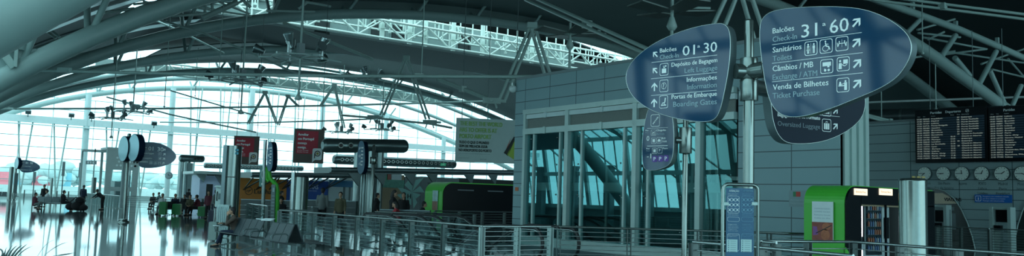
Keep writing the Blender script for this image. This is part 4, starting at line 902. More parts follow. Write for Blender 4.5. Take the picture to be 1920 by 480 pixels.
# ================================================================== COLUMNS
def bollard(x, d, r, ytop, label, stickers=False, group='stainless bollard columns'):
    p = PD(x, HZ(x), d); p.z = 0; t = thing('bollard_column', label, 'column', (p.x, p.y, 0), group); z = PD(x, ytop, d).z
    f = MB(); f.lathe([(r * 1.02, 0), (r * 1.02, .1), (r, .12), (r, z - .04), (r * .97, z), (r * .9, z)], p, 36); f.build('drum', steel, t)
    f = MB(); f.lathe([(r * .9, z - .02), (r * .9, z + .012), (.02, z + .03)], p, 24); f.build('cap', steel_d, t)
    if stickers:
        f = MB(); q = V((p.x, p.y, z)) - FWD * r * .9
        for k in (-1, 0, 1): f.box(q + RGT * (k * .09) + V((0, 0, .035)), (.06, .02, .03), rz=-yaw)
        f.build('warning_stickers', mat('ochre sticker', (.32, .24, .06), .5), t)
    return p, t
bollard(1712, 15.5, .245, 336, 'large stainless bollard column in front of the vending kiosk', True)
p2, t = bollard(563.5, 37.4, .34, 331, 'stainless bollard column before the blue TAXAS BAIXAS panel')
f = MB(); f.tube(p2 - RGT * .28 - FWD * .3, V((p2.x, p2.y, 2.6)) - RGT * .28 - FWD * .3, .1, n=12); f.build('side_pipe', rail_m, t)
bollard(175.5, 100, .28, 333, 'small far bollard column behind the pale glazed railing')
bollard(96.5, 110, .17, 334, 'tiny far bollard column above the seated group at the left')
bollard(19.5, 90, .22, 313, 'far bollard column at the left edge')
# tall steel column with telephones
d5 = 36.5; p5 = PD(433, 362, d5); p5.z = 0; k5 = d5 / FOC
t = thing('steel_column', 'tall half-round stainless column with telephone, behind the seated man', 'column', (p5.x, p5.y, 0))
zt = PD(436, 273, d5).z; f = MB(); f.lathe([(.36, 0), (.36, zt)], p5, 32); f.build('drum', steel, t)
f = MB(); q = p5 - RGT * .22 - FWD * .2; f.box(V((q.x, q.y, zt / 2)), (.16, .5, zt), rz=-yaw); f.build('side_plate', rim_m, t)
f = MB(); q = p5 - RGT * .05 - FWD * .37; f.box(V((q.x, q.y, PD(430, 332, d5).z)), (.75, .06, .03), rz=-yaw); f.build('dark_strap', black, t)
f = MB(); q = p5 + RGT * .24 - FWD * .3
for i in (0, 1):
    for j in (0, 1): f.box(V((q.x, q.y, zt - .2 - .14 * j)) + RGT * (.1 * i - .05), (.07, .02, .1), rz=-yaw)
f.build('blue_labels', mat('cyan label', (.05, .35, .5), .4), t)
def phone(x, y0, y1, label):
    t = thing('public_telephone', label, 'telephone', tuple(PD(x, y1, d5 - .2)), 'public telephones'); a = PD(x, (y0 + y1) / 2, d5 - .2); H = (y1 - y0) * k5
    f = MB(); f.box(a, (.26, .2, H), rz=-yaw); f.box(a + V((0, 0, H * .45)) - FWD * .1, (.3, .3, .05), rz=-yaw); f.build('housing', frame_m, t)
    f = MB(); q = a - FWD * .12 - RGT * .05; f.path([q + V((0, 0, .2)), q + V((0, 0, .1)) - FWD * .04, q + V((0, 0, -.1)) - FWD * .04, q + V((0, 0, -.2))], .022, 8); f.build('handset', black, t)
    f = MB(); f.box(q + RGT * .1, (.08, .02, .25), rz=-yaw); f.build('keypad', steel_d, t)
phone(411, 348, 388, 'pale telephone housing mounted left of the tall steel column')
# ================================================================== AIR DUCTS
def duct(x0, y0, x1, y1, d0, d1, r, nz, label, legs=(), seg=14, nr=.12, vent_y=0):
    a = PD(x0, y0, d0); b = PD(x1, y1, d1); t = thing('air_duct', label, 'duct', tuple(a), 'horizontal air ducts'); u = (b - a).normalized()
    f = MB(); f.path([a - u * r * .5, a - u * r * .35, a, b, b + u * r * .35, b + u * r * .5], [r * .55, r * .85, r, r, r * .85, r * .55], 20); f.build('duct_body', mat('satin duct steel', (0.16, 0.22, 0.225), 0.3, 0.75), t)
    side = V((-u.y, u.x, 0)); side = -side if side.dot(FWD) > 0 else side
    for x in nz:
        kk = (x - x0) / (x1 - x0); c = a.lerp(b, kk) + side * r * .9; f = MB(); f.tube(c - side * .1, c + side * .1, nr, n=12); o = f.build('nozzle', steel, t)
        f = MB(); f.tube(c + side * .1, c + side * .115, nr * .7, n=12); f.build('nozzle_mouth', black, o)
    for x, rr_, e, top in legs:
        kk = (x - x0) / (x1 - x0); c = a.lerp(b, kk) + FWD * e; f = MB(); f.tube(V((c.x, c.y, 0)), V((c.x, c.y, c.z - (.0 if top else r * .8))), rr_, n=18); f.build('riser_pipe', mat('riser steel', (0.36, 0.45, 0.45), 0.3, 0.8), t)
    return t
duct(611, 273, 757, 274, 49, 52, .43, (632, 650, 668), 'thick horizontal air duct on riser pipes, nearest of the ducts', ((669, .2, 0, 0), (681, .2, .3, 0), (696, .3, -.1, 0), (709, .28, .2, 0)), nr=.17)
duct(629, 299, 850, 308, 70, 78, .40, [636 + 8.2 * k for k in range(26)], 'longer air duct with a row of small nozzles behind the nearest one', ((700, .2, 0, 0),), nr=.14)
duct(340, 297, 379, 298, 96, 98, .42, (362, 368, 374), 'short dark air duct behind the navy 01 30 sign', ((338, .34, .5, 0), (349, .45, .2, 0)), nr=.15)
duct(385, 310, 566, 316, 120, 128, .42, [390 + 6.5 * k for k in range(26)], 'farthest air duct with a row of nozzles behind the steel column', ((420, .3, .3, 0),), nr=.16)
t = thing('totem_sign', 'dark upright sign beside the short duct riser pipes', 'sign', tuple(PD(356, 330, 96))); f = MB(); p = PD(356, 335, 96); f.box(p, (.5, .3, 3.6), rz=-yaw); f.build('panel', steel_d, t); f = MB(); f.box(V((p.x, p.y, .4)), (.15, .15, 2.2)); f.build('post', steel_d, t)
# blade sign on the duct's front pole (x 685) with pole and collar
p6 = PD(697, 371, 46); p6.z = 0; t = sign_pole(p6, PD(697, 271, 46).z, .095, 'slender pole in front of the thick duct risers'); collar(t, p6, PD(697, 307, 46).z, PD(697, 294, 46).z, .2)
def blade_sign(x, y0, y1, w, d, ang, th, label, col=None):
    F = Face(PD(x, (y0 + y1) / 2, d), (-dvec(math.radians(ang))[0], -dvec(math.radians(ang))[1])); t = thing('wayfinding_sign', label, 'sign', tuple(F.P), 'upright blade signs')
    P = [F.px(x - w * .25, y0), F.px(x + w * .35, y0 + 1), F.px(x + w * .5, y0 + (y1 - y0) * .3), F.px(x + w * .5, y0 + (y1 - y0) * .75), F.px(x + w * .2, y1 - 1), F.px(x - w * .3, y1), F.px(x - w * .5, y0 + (y1 - y0) * .8), F.px(x - w * .45, y0 + (y1 - y0) * .35)]
    leaf_(F, P, th, t, mat('slate blue sign face', (.06, .17, .27), .3)); w_ = MB(); H = abs(F.px(x, y0)[1] - F.px(x, y1)[1]); u, zc = F.px(x, (y0 + y1) / 2); W = abs(F.px(x + w / 2, y0)[0] - F.px(x - w / 2, y0)[0])
    for q, (s_, c) in enumerate((('P', .1), ('0', .1), ('-1', .1))): F.text(w_, s_, u - W * .3, zc + H * (.22 - .22 * q), H * .08, W * .22, .006, .01)
    for q in range(6): F.rect(w_, u - W * .02, zc + H * (.26 - q * .1), u + W * (.26 - .04 * (q % 2)), zc + H * (.30 - q * .1), .006)
    w_.build('white_lettering', letw, t); return t
def leaf_(F, P, th, t, m):
    P = smooth_outline(P, 2); mb = MB(); F.solid(mb, P, th, 0, True); mb.build('sign_body', navyd, t); mb = MB(); cu = sum(p[0] for p in P) / len(P); cz = sum(p[1] for p in P) / len(P)
    F.poly(mb, [(cu + (p[0] - cu) * .97, cz + (p[1] - cz) * .985) for p in P], .004); mb.build('sign_face', m, t)
blade_sign(677, 263, 327, 15, 46, -58, .3, 'slate blue upright blade sign hanging before the thick duct')
blade_sign(506, 265, 322, 12, 40.5, -60, .3, 'slate blue upright blade sign above the green totem')
# ================================================================== GREEN TOTEM
d7 = 41.0; k7 = d7 / FOC; t = thing('wayfinding_totem', 'green curved wayfinding totem with grey panel, behind the bench seats', 'totem', tuple(FZ(514, 423)))
def q7(x, y, e=0): return PD(x, y, d7 + e)
f = MB(); f.path([q7(494, 318), q7(499, 316), q7(504, 322), q7(506, 334), q7(512, 340), q7(518, 347), q7(520, 358), q7(519.5, 390), q7(519, 424)], .11, 10); f.build('green_frame', green, t)
f = MB(); f.path([q7(499, 316), q7(499, 336), q7(504, 340)], .1, 8); f.build('green_bracket', green, t)
f = MB(); a = q7(513, 346, -.1); b = q7(510.5, 424, -.1); f.bar(a, b, .2, .08, FWD); f.build('grey_panel', grey_s, t)
f = MB(); c = q7(513, 356, -.25); f.box(c, (.1, .02, .2), rz=-yaw)
for q in range(8): f.box(c + V((0, 0, -.3 - .16 * q)), (.14, .02, .03), rz=-yaw)
f.build('panel_lettering', mat('pale lettering', (.4, .55, .6), .5), t)
t = thing('sign_box', 'small grey-green sign box with a circle on a white pole beside the green totem', 'sign', tuple(q7(493, 352)))
f = MB(); f.box(q7(492.5, 331), (.28, .12, 1.0), rz=-yaw); f.build('box', mat('sea green sign', (.07, .22, .21), .4), t)
f = MB(); c = q7(492.5, 326, -.1); f.path([c + RGT * (.07 * math.cos(q / 8 * PI)) + V((0, 0, .22 * math.sin(q / 8 * PI))) for q in range(16)], .014, 6, True); f.box(q7(491, 345, -.1), (.06, .02, .1), rz=-yaw); f.box(q7(495, 345, -.1), (.05, .02, .1), rz=-yaw); f.build('circle_mark', letw, t)
p = q7(497, 364); f = MB(); f.tube(V((p.x, p.y, 0)) - RGT * .05, q7(497.5, 262), .09, n=12); f.build('pole', rail_m, t)
# ================================================================== VENDING KIOSK (right)
def kiosk(ax, bn, bw, a1, zt, R, label, lit=True):
    t = thing('vending_kiosk', label, 'kiosk', (ax, bn, 0), 'green framed kiosks')
    prof = [(ax, 0), (ax, zt - R)] + [(ax + R - R * math.cos(q * PI / 16), zt - R + R * math.sin(q * PI / 16)) for q in range(1, 9)] + [(a1, zt), (a1, zt - .06)]
    outer = prof[:-1]; inner = [(a1, zt - .08), (ax + R, zt - .08)] + [(ax + R - (R - .08) * math.sin(q * PI / 16), zt - R + (R - .08) * math.cos(q * PI / 16)) for q in range(1, 9)] + [(ax + .08, 0)]
    f = MB(); P = outer + inner; f.prism([(p[0], bn + .02, p[1]) for p in P], (0, bw - .02, 0), False); f.build('green_shell', green, t)
    return t
t = kiosk(17.23, 10.43, 1.05, 21.25, EYE.z + 47 * 18.6 / FOC, .42, 'green and black vending kiosk with two lit signs, right of centre')
zt = EYE.z + 47 * 18.6 / FOC; ax = 17.23; R = .42
pf_ = [(ax + .02, .62), (ax + .02, zt - R)] + [(ax + R - (R - .02) * math.cos(q * PI / 16), zt - R + (R - .02) * math.sin(q * PI / 16)) for q in range(1, 9)] + [(21.25, zt - .02), (21.25, 0), (ax + .75, 0), (ax + .75, .12)]
hole = []
f = MB(); f.prism([(p[0], 10.40, p[1]) for p in [(ax + .02, .82), (ax + .02, zt - R)] + pf_[2:10] + [(ax + .62, zt - .02), (ax + .62, .22)]], (0, .06, 0)); f.mm((ax + .6, 10.40, zt - .42), (21.25, 10.46, zt - .02)); f.mm((20.2, 10.40, 0), (21.25, 10.46, zt - .4)); f.mm((18.95, 10.42, 0), (18.99, 10.46, zt - .42)); f.build('black_front', blackgl, t)
f = MB(); f.prism([(ax, 10.41, 0), (ax + .62, 10.41, 0), (ax + .62, 10.41, .2), (ax, 10.41, .82)], (0, .06, 0)); f.build('green_corner', green, t)
f = MB(); f.mm((ax + .6, 11.3, 0), (21.2, 11.36, zt - .05)); f.build('back_wall', dark, t)
FK = Face((18, 10.40, 0), (1, 0))
for x0, x1, s_ in ((1601, 1621, 'Bebidas frias'), (1648, 1668, 'Snacks')):
    u0, z0 = FK.px(x0, 365.5); u1, z1 = FK.px(x1 + 4, 354.5); mb = MB(); FK.solid(mb, [(u0, z0), (u1, z0), (u1, z1), (u0, z1)], .05, .02); o = mb.build('lit_sign', warm, t); l = MB(); FK.text(l, s_, u0 + .05, (z0 + z1) / 2 - .02, .045, (u1 - u0) * .75, .025); l.build('sign_lettering', mat('orange lettering', (.5, .2, .05), .5), o)
f = MB(); f.mm((ax + .75, 10.47, zt - .46), (20.1, 10.6, zt - .42)); f.build('valance', tan, t)
def vending(x0, x1, label, style):
    u0, _ = FK.px(x0, 420); u1, _ = FK.px(x1, 420); a0_ = FK.pt(u0, 0).x; a1_ = FK.pt(u1, 0).x; b = 10.55; z1 = 1.9
    t = thing('vending_machine', label, 'vending machine', (a0_, b, 0), 'vending machines'); W = a1_ - a0_
    f = MB(); f.mm((a0_, b + .02, 0), (a1_, b + .7, z1)); f.build('cabinet', mat('vending cabinet grey', (.38, .48, .50), .4, .3), t)
    f = MB(); f.mm((a0_ + .06, b, .62), (a0_ + W * (.66 if style else .74), b + .03, z1 - .08)); f.build('display_window', mat('display glass', (.015, .03, .04), .08), t)
    rnd = random.Random(style + 3)
    for r_ in range(6):
        f = MB(); f.mm((a0_ + .08, b - .012, .70 + r_ * .19), (a0_ + W * .62, b, .715 + r_ * .19)); o = f.build('shelf', steel_d, t)
        for c in range(6):
            a = a0_ + .11 + c * W * .088; f = MB(); q = rnd.random()
            if style: f.tube((a, b - .03, .715 + r_ * .19), (a, b - .03, .82 + r_ * .19), .025, n=8); f.tube((a, b - .03, .82 + r_ * .19), (a, b - .03, .85 + r_ * .19), .01, n=6)
            else: f.box((a, b - .03, .77 + r_ * .19), (.05, .02, .1))
            f.build('product', [mat('product blue', (.05, .12, .25), .4), mat('product grey', (.25, .3, .32), .4), mat('product rust', (.25, .08, .04), .4)][int(q * 3)], o)
    if style == 0:
        f = MB(); f.mm((a0_ + W * .82, b - .02, .3), (a0_ + W * .86, b, .75)); f.mm((a0_ + W * .82, b - .02, 1.05), (a0_ + W * .86, b, z1 - .15)); f.build('light_tube', tube_l, t)
    f = MB(); f.mm((a0_ + W * .78, b - .02, 1.0), (a0_ + W * .93, b + .01, 1.5)) if style else f.mm((a0_ + W * .90, b - .02, .9), (a0_ + W * .97, b + .01, 1.75)); f.build('control_panel', blackgl, t)
    f = MB(); f.mm((a0_ + .12, b - .015, .25), (a0_ + W * .6, b + .01, .45)); f.build('delivery_flap', black, t)
    if style: f = MB(); f.tube((a0_ + W * .86, b - .01, .85), (a0_ + W * .86, b + .01, .85), .07, n=16); f.build('round_sticker', mat('sticker blue', (.04, .1, .3), .4), t)
vending(1597, 1632, 'left vending machine with a glowing white light tube', 0)
vending(1633, 1680, 'right vending machine with bottles, beside the bollard column', 1)
# poster on the green side
FP = Face((17.2, 10.9, 0), (0, -1)); t = thing('poster', 'poster with pale text and a red picture on the green vending kiosk side', 'poster', tuple(FP.hit(1544, 415)))
mb, (u0, z0, u1, z1) = fbox(FP, 1524, 378, 1563, 451, .03, .002); mb.build('panel', paper, t); h_ = z1 - z0; w_ = u1 - u0
mb = MB(); FP.rect(mb, u0, z0, u1, z0 + h_ * .47, .036); mb.build('picture', mat('red picture', (.28, .06, .04), .4, var=.5, scale=9), t)
mb = MB(); FP.poly(mb, [(u0 + w_ * .05, z0 + h_ * .12), (u0 + w_ * .3, z0 + h_ * .15), (u0 + w_ * .25, z0 + h_ * .35), (u0 + w_ * .05, z0 + h_ * .36)], .038); mb.build('picture_purple_patch', mat('purple patch', (.25, .08, .3), .4), t)
mb = MB(); FP.disc(mb, u0 + w_ * .65, z0 + h_ * .15, w_ * .24, .038, 20, .9); FP.disc(mb, u0 + w_ * .7, z0 + h_ * .36, w_ * .16, .038, 20, 1.3); mb.build('picture_warm_patch', mat('warm patch', (.42, .12, .05), .4, var=.4, scale=14), t)
mb = MB(); FP.line(mb, u0 + w_ * .2, z0 + h_ * .18, u0 + w_ * .95, z0 + h_ * .4, .02, .04); mb.build('picture_dark_line', black, t)
mb = MB()
for q in range(4): FP.text(mb, ('CAMPANHA SNACKS', 'COMPRE AGORA', 'Refeições frescas', 'todos os dias')[q], u0 + w_ * .12, z0 + h_ * (.8 - .08 * q), h_ * .035, w_ * .76, .036)
mb.build('lettering', letg, t)
# black kiosk on the left with a green end
d8 = 42.0; z8 = PD(828, 340.5, d8).z; p8 = PD(829, 371, d8)
t = kiosk(p8.x, p8.y, 1.7, p8.x + 11, z8, .6, 'long black kiosk with a green rounded end behind the long railing')
f = MB(); f.prism([(p[0], p8.y - .02, p[1]) for p in [(p8.x + .06, 0), (p8.x + .06, z8 - .6)] + [(p8.x + .6 - .54 * math.cos(q * PI / 16), z8 - .6 + .54 * math.sin(q * PI / 16)) for q in range(1, 9)] + [(p8.x + 11, z8 - .04), (p8.x + 11, 0)]], (0, .2, 0)); f.build('black_front', blackgl, t)
f = MB()
for q in range(5): f.mm((p8.x + .9 + q * 1.9, p8.y - .05, z8 - .42), (p8.x + 1.9 + q * 1.9, p8.y - .02, z8 - .36))
f.build('dim_light_strip', mat('dim strip', (.10, .13, .15), .4), t)
Fk2 = Face((p8.x - .01, p8.y + .8, 0), (0, -1)); mb, (u0, z0, u1, z1) = fbox(Fk2, 811.5, 357, 821.5, 394, .02, .01); t = thing('poster', 'narrow poster on the green end of the black kiosk', 'poster', tuple(Fk2.hit(816, 394))); mb.build('panel', mat('aqua poster', (.35, .55, .55), .4, var=.4, scale=6), t)
mb = MB(); Fk2.rect(mb, u0, z0, u1, z0 + (z1 - z0) * .45, .034); mb.build('picture', mat('brown picture', (.25, .12, .08), .4, var=.5, scale=6), t)
# ================================================================== NOTICE STAND
d9 = 9.9; k9 = d9 / FOC
Fn = Face(PD(1388, 420, d9), dvec(math.radians(84))); t = thing('notice_stand', 'upright notice stand with round-cornered metal frame around a blue ATENÇÃO panel', 'notice stand', tuple(FZ(1388, 600)))
u0, _ = Fn.px(1355, 400); u1, _ = Fn.px(1421, 400); zt = Fn.px(1388, 346)[1]; zb = .35; uc = (u0 + u1) / 2; W = u1 - u0
f = MB(); P = Fn.rr(uc, (zt + zb) / 2, W, zt - zb, .07); f.path([Fn.pt(u, z, 0) for u, z in P], .022, 8, True); f.build('frame', steel, t)
f = MB(); 
for u in (uc - W * .3, uc + W * .3): f.tube(Fn.pt(u, 0, 0), Fn.pt(u, zb, 0), .02); f.box(Fn.pt(u, .012, 0), (.1, .4, .024), rz=-yaw)
f.build('leg', steel, t)
f = MB(); pu0, _ = Fn.px(1361, 400); pu1, _ = Fn.px(1413, 400); pz = Fn.px(1388, 353)[1]; Fn.solid(f, [(pu0, zb + .06), (pu1, zb + .06), (pu1, pz), (pu0, pz)], .012, .008); f.build('blue_panel', blue_n, t)
for x in (1360, 1414):
    u, z = Fn.px(x, 382); f = MB(); f.box(Fn.pt(u, z, .01), (.07, .03, .035), rz=-yaw); f.build('clamp', frame_m, t)
w = MB(); o = MB()
for k, (x0, x1, hd) in enumerate(((1363, 1386, 'ATENÇÃO'), (1389.5, 1412, 'ATTENTION'))):
    dst = w if k == 0 else o
    Fn.tpx(dst, hd, x0 + 3.5, 359.5, x1 - 1, 3.8, .012, .3 if k == 0 else .15)
    for q, yy in enumerate((363.5, 366, 401, 403.5, 421, 424, 427, 430, 433, 441, 443.5)):
        Fn.tpx(dst, ('Líquidos e objectos proibidos', 'na bagagem de mão', 'consulte a lista completa')[q % 3], x0 + 1, yy, x1 - (2, 5, 3)[q % 3], 1.3 if yy not in (421, 441) else 1.8, .012)
    for y0, y1 in ((368, 399), (407, 415), (438, 470)):
        ua, za = Fn.px(x0, y1); ub, zb2 = Fn.px(x1, y0); Fn.ring(dst, Fn.rr((ua + ub) / 2, (za + zb2) / 2, ub - ua, zb2 - za, .02), .003, .012)
    for i in range(3):
        for j in range(3):
            u, z = Fn.px(x0 + 4.5 + i * 7.2, 374.5 + j * 9.5); s_ = .022; Fn.line(dst, u - s_, z - s_, u + s_, z + s_, .005, .012); Fn.line(dst, u - s_, z + s_, u + s_, z - s_, .005, .012); Fn.rect(dst, u - s_ * .5, z - s_ * .5, u + s_ * .5, z + s_ * .5, .0125)
w.build('white_lettering', mat('soft white print', (.5, .62, .66), .5), t); o.build('pale_blue_lettering', mat('pale blue print', (.13, .30, .42), .5), t)
for x0, x1 in ((1361.5, 1382), (1388, 1408.5)):
    ua, za = Fn.px(x0, 472); ub, zb2 = Fn.px(x1, 449); m_ = MB(); Fn.rect(m_, ua, za, ub, zb2, .016); oo = m_.build('taped_paper', mat('tinted paper', (.42, .60, .62), .5), t)
    m_ = MB()
    for q in range(6): Fn.line(m_, ua + .045, zb2 - .02 - q * .025, ub - .02, zb2 - .02 - q * .025, .004, .018); Fn.disc(m_, ua + .022, zb2 - .02 - q * .025, .007, .018)
    m_.build('paper_print', mat('print grey', (.1, .2, .25), .5), oo)
# ================================================================== BANNERS AND BILLBOARD
def banner(F, x0, y0, x1, y1, label, group=None, name='banner', cat='banner'):
    t = thing(name, label, cat, tuple(F.hit((x0 + x1) / 2, y1)), group)
    u0, z0 = F.px(x0, y1); u1, z1 = F.px(x1, y0); return t, u0, z0, u1, z1
def crimson(x0, y0, x1, y1, d, rx, label):
    F = Face(PD((x0 + x1) / 2, y0, d), dvec(math.radians(86))); t, u0, z0, u1, z1 = banner(F, x0, y0, x1, y1, label, 'crimson hanging banners'); W = u1 - u0; H = z1 - z0
    mb = MB(); F.solid(mb, [(u0, z0), (u1, z0), (u1, z1), (u0, z1)], .03); mb.build('cloth', brown_b, t)
    mb = MB(); F.rect(mb, u0 + W * rx, z0 + H * .27, u0 + W * .80, z1 - H * .06, .008); mb.build('crimson_panel', red_b, t)
    w = MB()
    for q, (s_, wd) in enumerate((('Acreditar', .34), ('em Portugal', .52 if rx < .2 else .5), ('começa', .29), ('comigo.', .28))): F.text(w, s_, u0 + W * (rx + .05), z0 + H * (.80 - q * .125), H * .075, W * wd, .012, .02)
    for q in (0, 1): F.text(w, 'Escolher Portugal', u0 + W * (rx + .05), z0 + H * (.36 - q * .05), H * .025, W * .36, .012)
    w.build('white_lettering', letw, t)
    w = MB(); cu, cz = u0 + W * .79, z0 + H * .27; F.poly(w, F.rr(cu, cz, W * .32, H * .34, W * .06), .014); F.poly(w, [(cu - W * .16, cz - H * .05), (cu - W * .04, cz - H * .15), (cu - W * .16, cz - H * .25)], .014); w.build('speech_bubble', letw, t)
    w = MB(); F.ring(w, [(cu + .02 + W * .10 * math.cos(q * PI / 10), cz + .04 + W * .10 * math.sin(q * PI / 10)) for q in range(20)], W * .035, .018); F.rect(w, cu - W * .1, cz - H * .12, cu - W * .065, cz + H * .02, .018); w.build('bubble_p_mark', brown_b, t)
    w = MB(); F.disc(w, cu + .02, cz + .04, W * .045, .019); w.build('bubble_dot', mat('ochre dot', (.35, .28, .08), .5), t)
    w = MB()
    for u in (u0 + W * .1, u1 - W * .1): p = F.pt(u, z1, -.01); w.tube(p, p + V((0, 0, 9)), .02, n=6)
    w.build('hanging_cord', steel_d, t)
crimson(436, 256, 487, 308, 60, .06, 'crimson banner reading Acreditar em Portugal, left one, partly behind the steel column')
crimson(549, 243, 609, 305, 52, .08, 'crimson banner reading Acreditar em Portugal começa comigo, right one, left of the thick duct')
FB2 = Face(PD(853, 305, 40), (-dvec(math.radians(-62))[0], -dvec(math.radians(-62))[1]))
FB2 = Face(PD(853, 305, 44), dvec(math.radians(83)))
t, u0, z0, u1, z1 = banner(FB2, 853, 226, 985, 303, 'big grey hanging billboard reading THE BEST THE WORLD HAS TO OFFER IS AT PORTO AIRPORT', None, 'billboard', 'billboard'); W = u1 - u0; H = z1 - z0
mb = MB(); FB2.solid(mb, [(u0, z0), (u1, z0), (u1, z1), (u0, z1)], .12); mb.build('panel', board_w, t)
w = MB()
for q, (s_, wd) in enumerate((('THE BEST THE WORLD', .61), ('HAS TO OFFER IS AT', .535), ('PORTO AIRPORT', .455))): FB2.text(w, s_, u0 + W * .05, z0 + H * (.83 - q * .145), H * .10, W * wd, .012, .035)
w.build('lime_lettering', limeg, t)
w = MB()
for q, (s_, wd) in enumerate((('TUDO O QUE O MUNDO', .43), ('TEM DE MELHOR ESTÁ', .41), ('NO AEROPORTO DO PORTO', .47))): FB2.text(w, s_, u0 + W * .045, z0 + H * (.42 - q * .09), H * .062, W * wd, .012, .03)
w.build('black_lettering', blackt, t)
w = MB(); FB2.text(w, 'Lojas, restaurantes e serviços abertos todos os dias do ano', u0 + W * .05, z0 + H * .185, H * .02, W * .45, .012); FB2.text(w, 'aeroporto do Porto', u0 + W * .05, z0 + H * .08, H * .03, W * .15, .012); FB2.text(w, 'ana', u0 + W * .36, z0 + H * .06, H * .04, W * .09, .012); w.build('small_print', grey_s, t)
for pts, m_, nm in (([(.715, .26), (.80, .60), (.73, .21)], mat('bag red', (.4, .08, .06), .5), 'red_bag'), ([(.70, .24), (.84, .62), (.87, .60), (.76, .17)], blackt, 'dark_bag'), ([(.745, .20), (.845, .55), (.90, .52), (.86, .08)], mat('bag lime', (.28, .42, .06), .5), 'lime_bag'), ([(.865, .06), (.90, .60), (.995, .72), (.995, .05)], blackt, 'black_bag')):
    w = MB(); FB2.poly(w, [(u0 + W * p[0], z0 + H * p[1]) for p in pts], .014 + .001 * len(nm)); w.build(nm, m_, t)
w = MB(); FB2.poly(w, [(u0 + W * p[0], z0 + H * p[1]) for p in ((.86, .50), (.88, .66), (.91, .70), (.93, .62), (.90, .45))], .03); w.build('hand_print', mat('printed skin', (.3, .22, .18), .6), t)
w = MB()
for q in (.08, .45, .85): p = FB2.pt(u0 + W * q, z1, -.06); w.tube(p, p + V((0, 0, 9)), .02, n=6)
w.build('hanging_cord', steel_d, t)
# ================================================================== SHOPS AND CANOPY
FS = Face(PD(600, 366, 58), (1, 0)); bs = FS.P.y
def shop(x0, x1, yt, label, m_, dep=3.0, name='shop_unit', cat='shop'):
    a0_ = FS.hit(x0, 360).x; a1_ = FS.hit(x1, 360).x; z = FS.px(x0, yt)[1]; t = thing(name, label, cat, (a0_, bs, 0)); f = MB(); f.mm((a0_, bs, 0), (a1_, bs + dep, z)); f.build('panel', m_, t); return t, a0_, a1_, z
t, a0_, a1_, z = shop(449, 537, 333, 'orange shop panel reading Lufthansa with a round bird emblem', orange)
w = MB(); FS.tpx(w, 'Lufthansa', 476, 363, 526, 9, .02, 1); u, zc = FS.px(466.5, 358); FS.ring(w, [(u + .27 * math.cos(q * PI / 12), zc + .27 * math.sin(q * PI / 12)) for q in range(24)], .04, .02); FS.line(w, u - .18, zc - .03, u + .1, zc + .06, .05, .02); FS.line(w, u - .05, zc - .1, u + .18, zc + .12, .04, .02); w.build('lettering', mat('dark orange-brown lettering', (.06, .04, .02), .5), t)
w = MB(); FS.tpx(w, 'check-in', 462, 338, 474, 2, .02); w.build('small_lettering', limeg, t)
t, a0_, a1_, z = shop(537.5, 615, 337, 'deep blue shop panel reading TAXAS BAIXAS', blue_s)
w = MB(); FS.tpx(w, 'TAXAS BAIXAS', 540, 353, 596, 8.5, .02, .6); FS.tpx(w, 'tarifas sempre baixas', 568, 358, 594, 2, .02); w.build('lettering', mat('pale blue lettering', (.65, .78, .95), .5), t)
t, a0_, a1_, z = shop(616, 666, 336, 'pale shop unit with a blue fascia right of the TAXAS BAIXAS panel', white_s)
f = MB(); zb_ = FS.px(620, 350)[1]; z1_ = FS.px(620, 338)[1]; f.mm((a0_, bs - .08, zb_), (a1_, bs, z1_)); f.build('blue_fascia', blue_l, t)
f = MB(); q = FS.hit(643, 360).x; f.mm((q, bs - .05, 0), (q + .15, bs, zb_)); q = FS.hit(654, 360).x; f.mm((q, bs - .05, 0), (q + .12, bs, zb_)); f.build('door_post', grey_s, t)
t, a0_, a1_, z = shop(668, 708, 330, 'grey shop wall behind the duct riser pipes', grey_s)
t, a0_, a1_, z = shop(708, 757, 326, 'shop with tan wall under a green, red and white header', tan)
for x0, x1, y0, y1, m_, nm in ((714, 725, 326.5, 337, mat('header green', (.06, .40, .22), .5), 'header_green'), (725.5, 732, 326.5, 337, mat('header red', (.42, .12, .10), .5), 'header_red'), (732.5, 752, 327, 337, white_s, 'header_white'), (708, 757, 338, 351, mat('header sea green', (.10, .36, .28), .4, var=.4, scale=4), 'lower_header')):
    u0, z0 = FS.px(x0, y1); u1, z1 = FS.px(x1, y0); f = MB(); FS.solid(f, [(u0, z0), (u1, z0), (u1, z1), (u0, z1)], .1, .1); f.build(nm, m_, t)
t, a0_, a1_, z = shop(758, 788, 331, 'shop wall with a large pale aqua floral poster', grey_s)
f = MB(); rnd = random.Random(5); uu, zz_ = FS.px(772, 360); 
for q in range(9): an = q * .7; FS.poly(f, [(uu, zz_), (uu + 1.1 * math.cos(an) * (.4 + rnd.random()), zz_ + 1.3 * math.sin(an) * (.4 + rnd.random())), (uu + .8 * math.cos(an + .5), zz_ + 1.0 * math.sin(an + .5))], .02 + q * .001)
f.build('aqua_picture', mat('aqua picture', (.30, .62, .58), .5), t)
w = MB(); u, z_ = FS.px(763, 372); FS.text(w, 'H', u, z_, .35, None, .05, .03); w.build('picture_letter', blackt, t)
t, a0_, a1_, z = shop(788.5, 860, 331, 'grey shop wall with TIP lettering right of the floral poster', mat('blue grey shop wall', (.17, .23, .24), .5))
w = MB(); FS.tpx(w, 'TIP', 801, 346, 808, 3.6, .02, .5); w.build('lettering', blackt, t); w = MB(); FS.tpx(w, 'p', 800, 374, 804, 6, .02, .5); w.build('faint_lettering', frame_m, t)
t, a0_, a1_, z = shop(860, 1010, 334, 'dark shop wall behind the long black kiosk', dark)
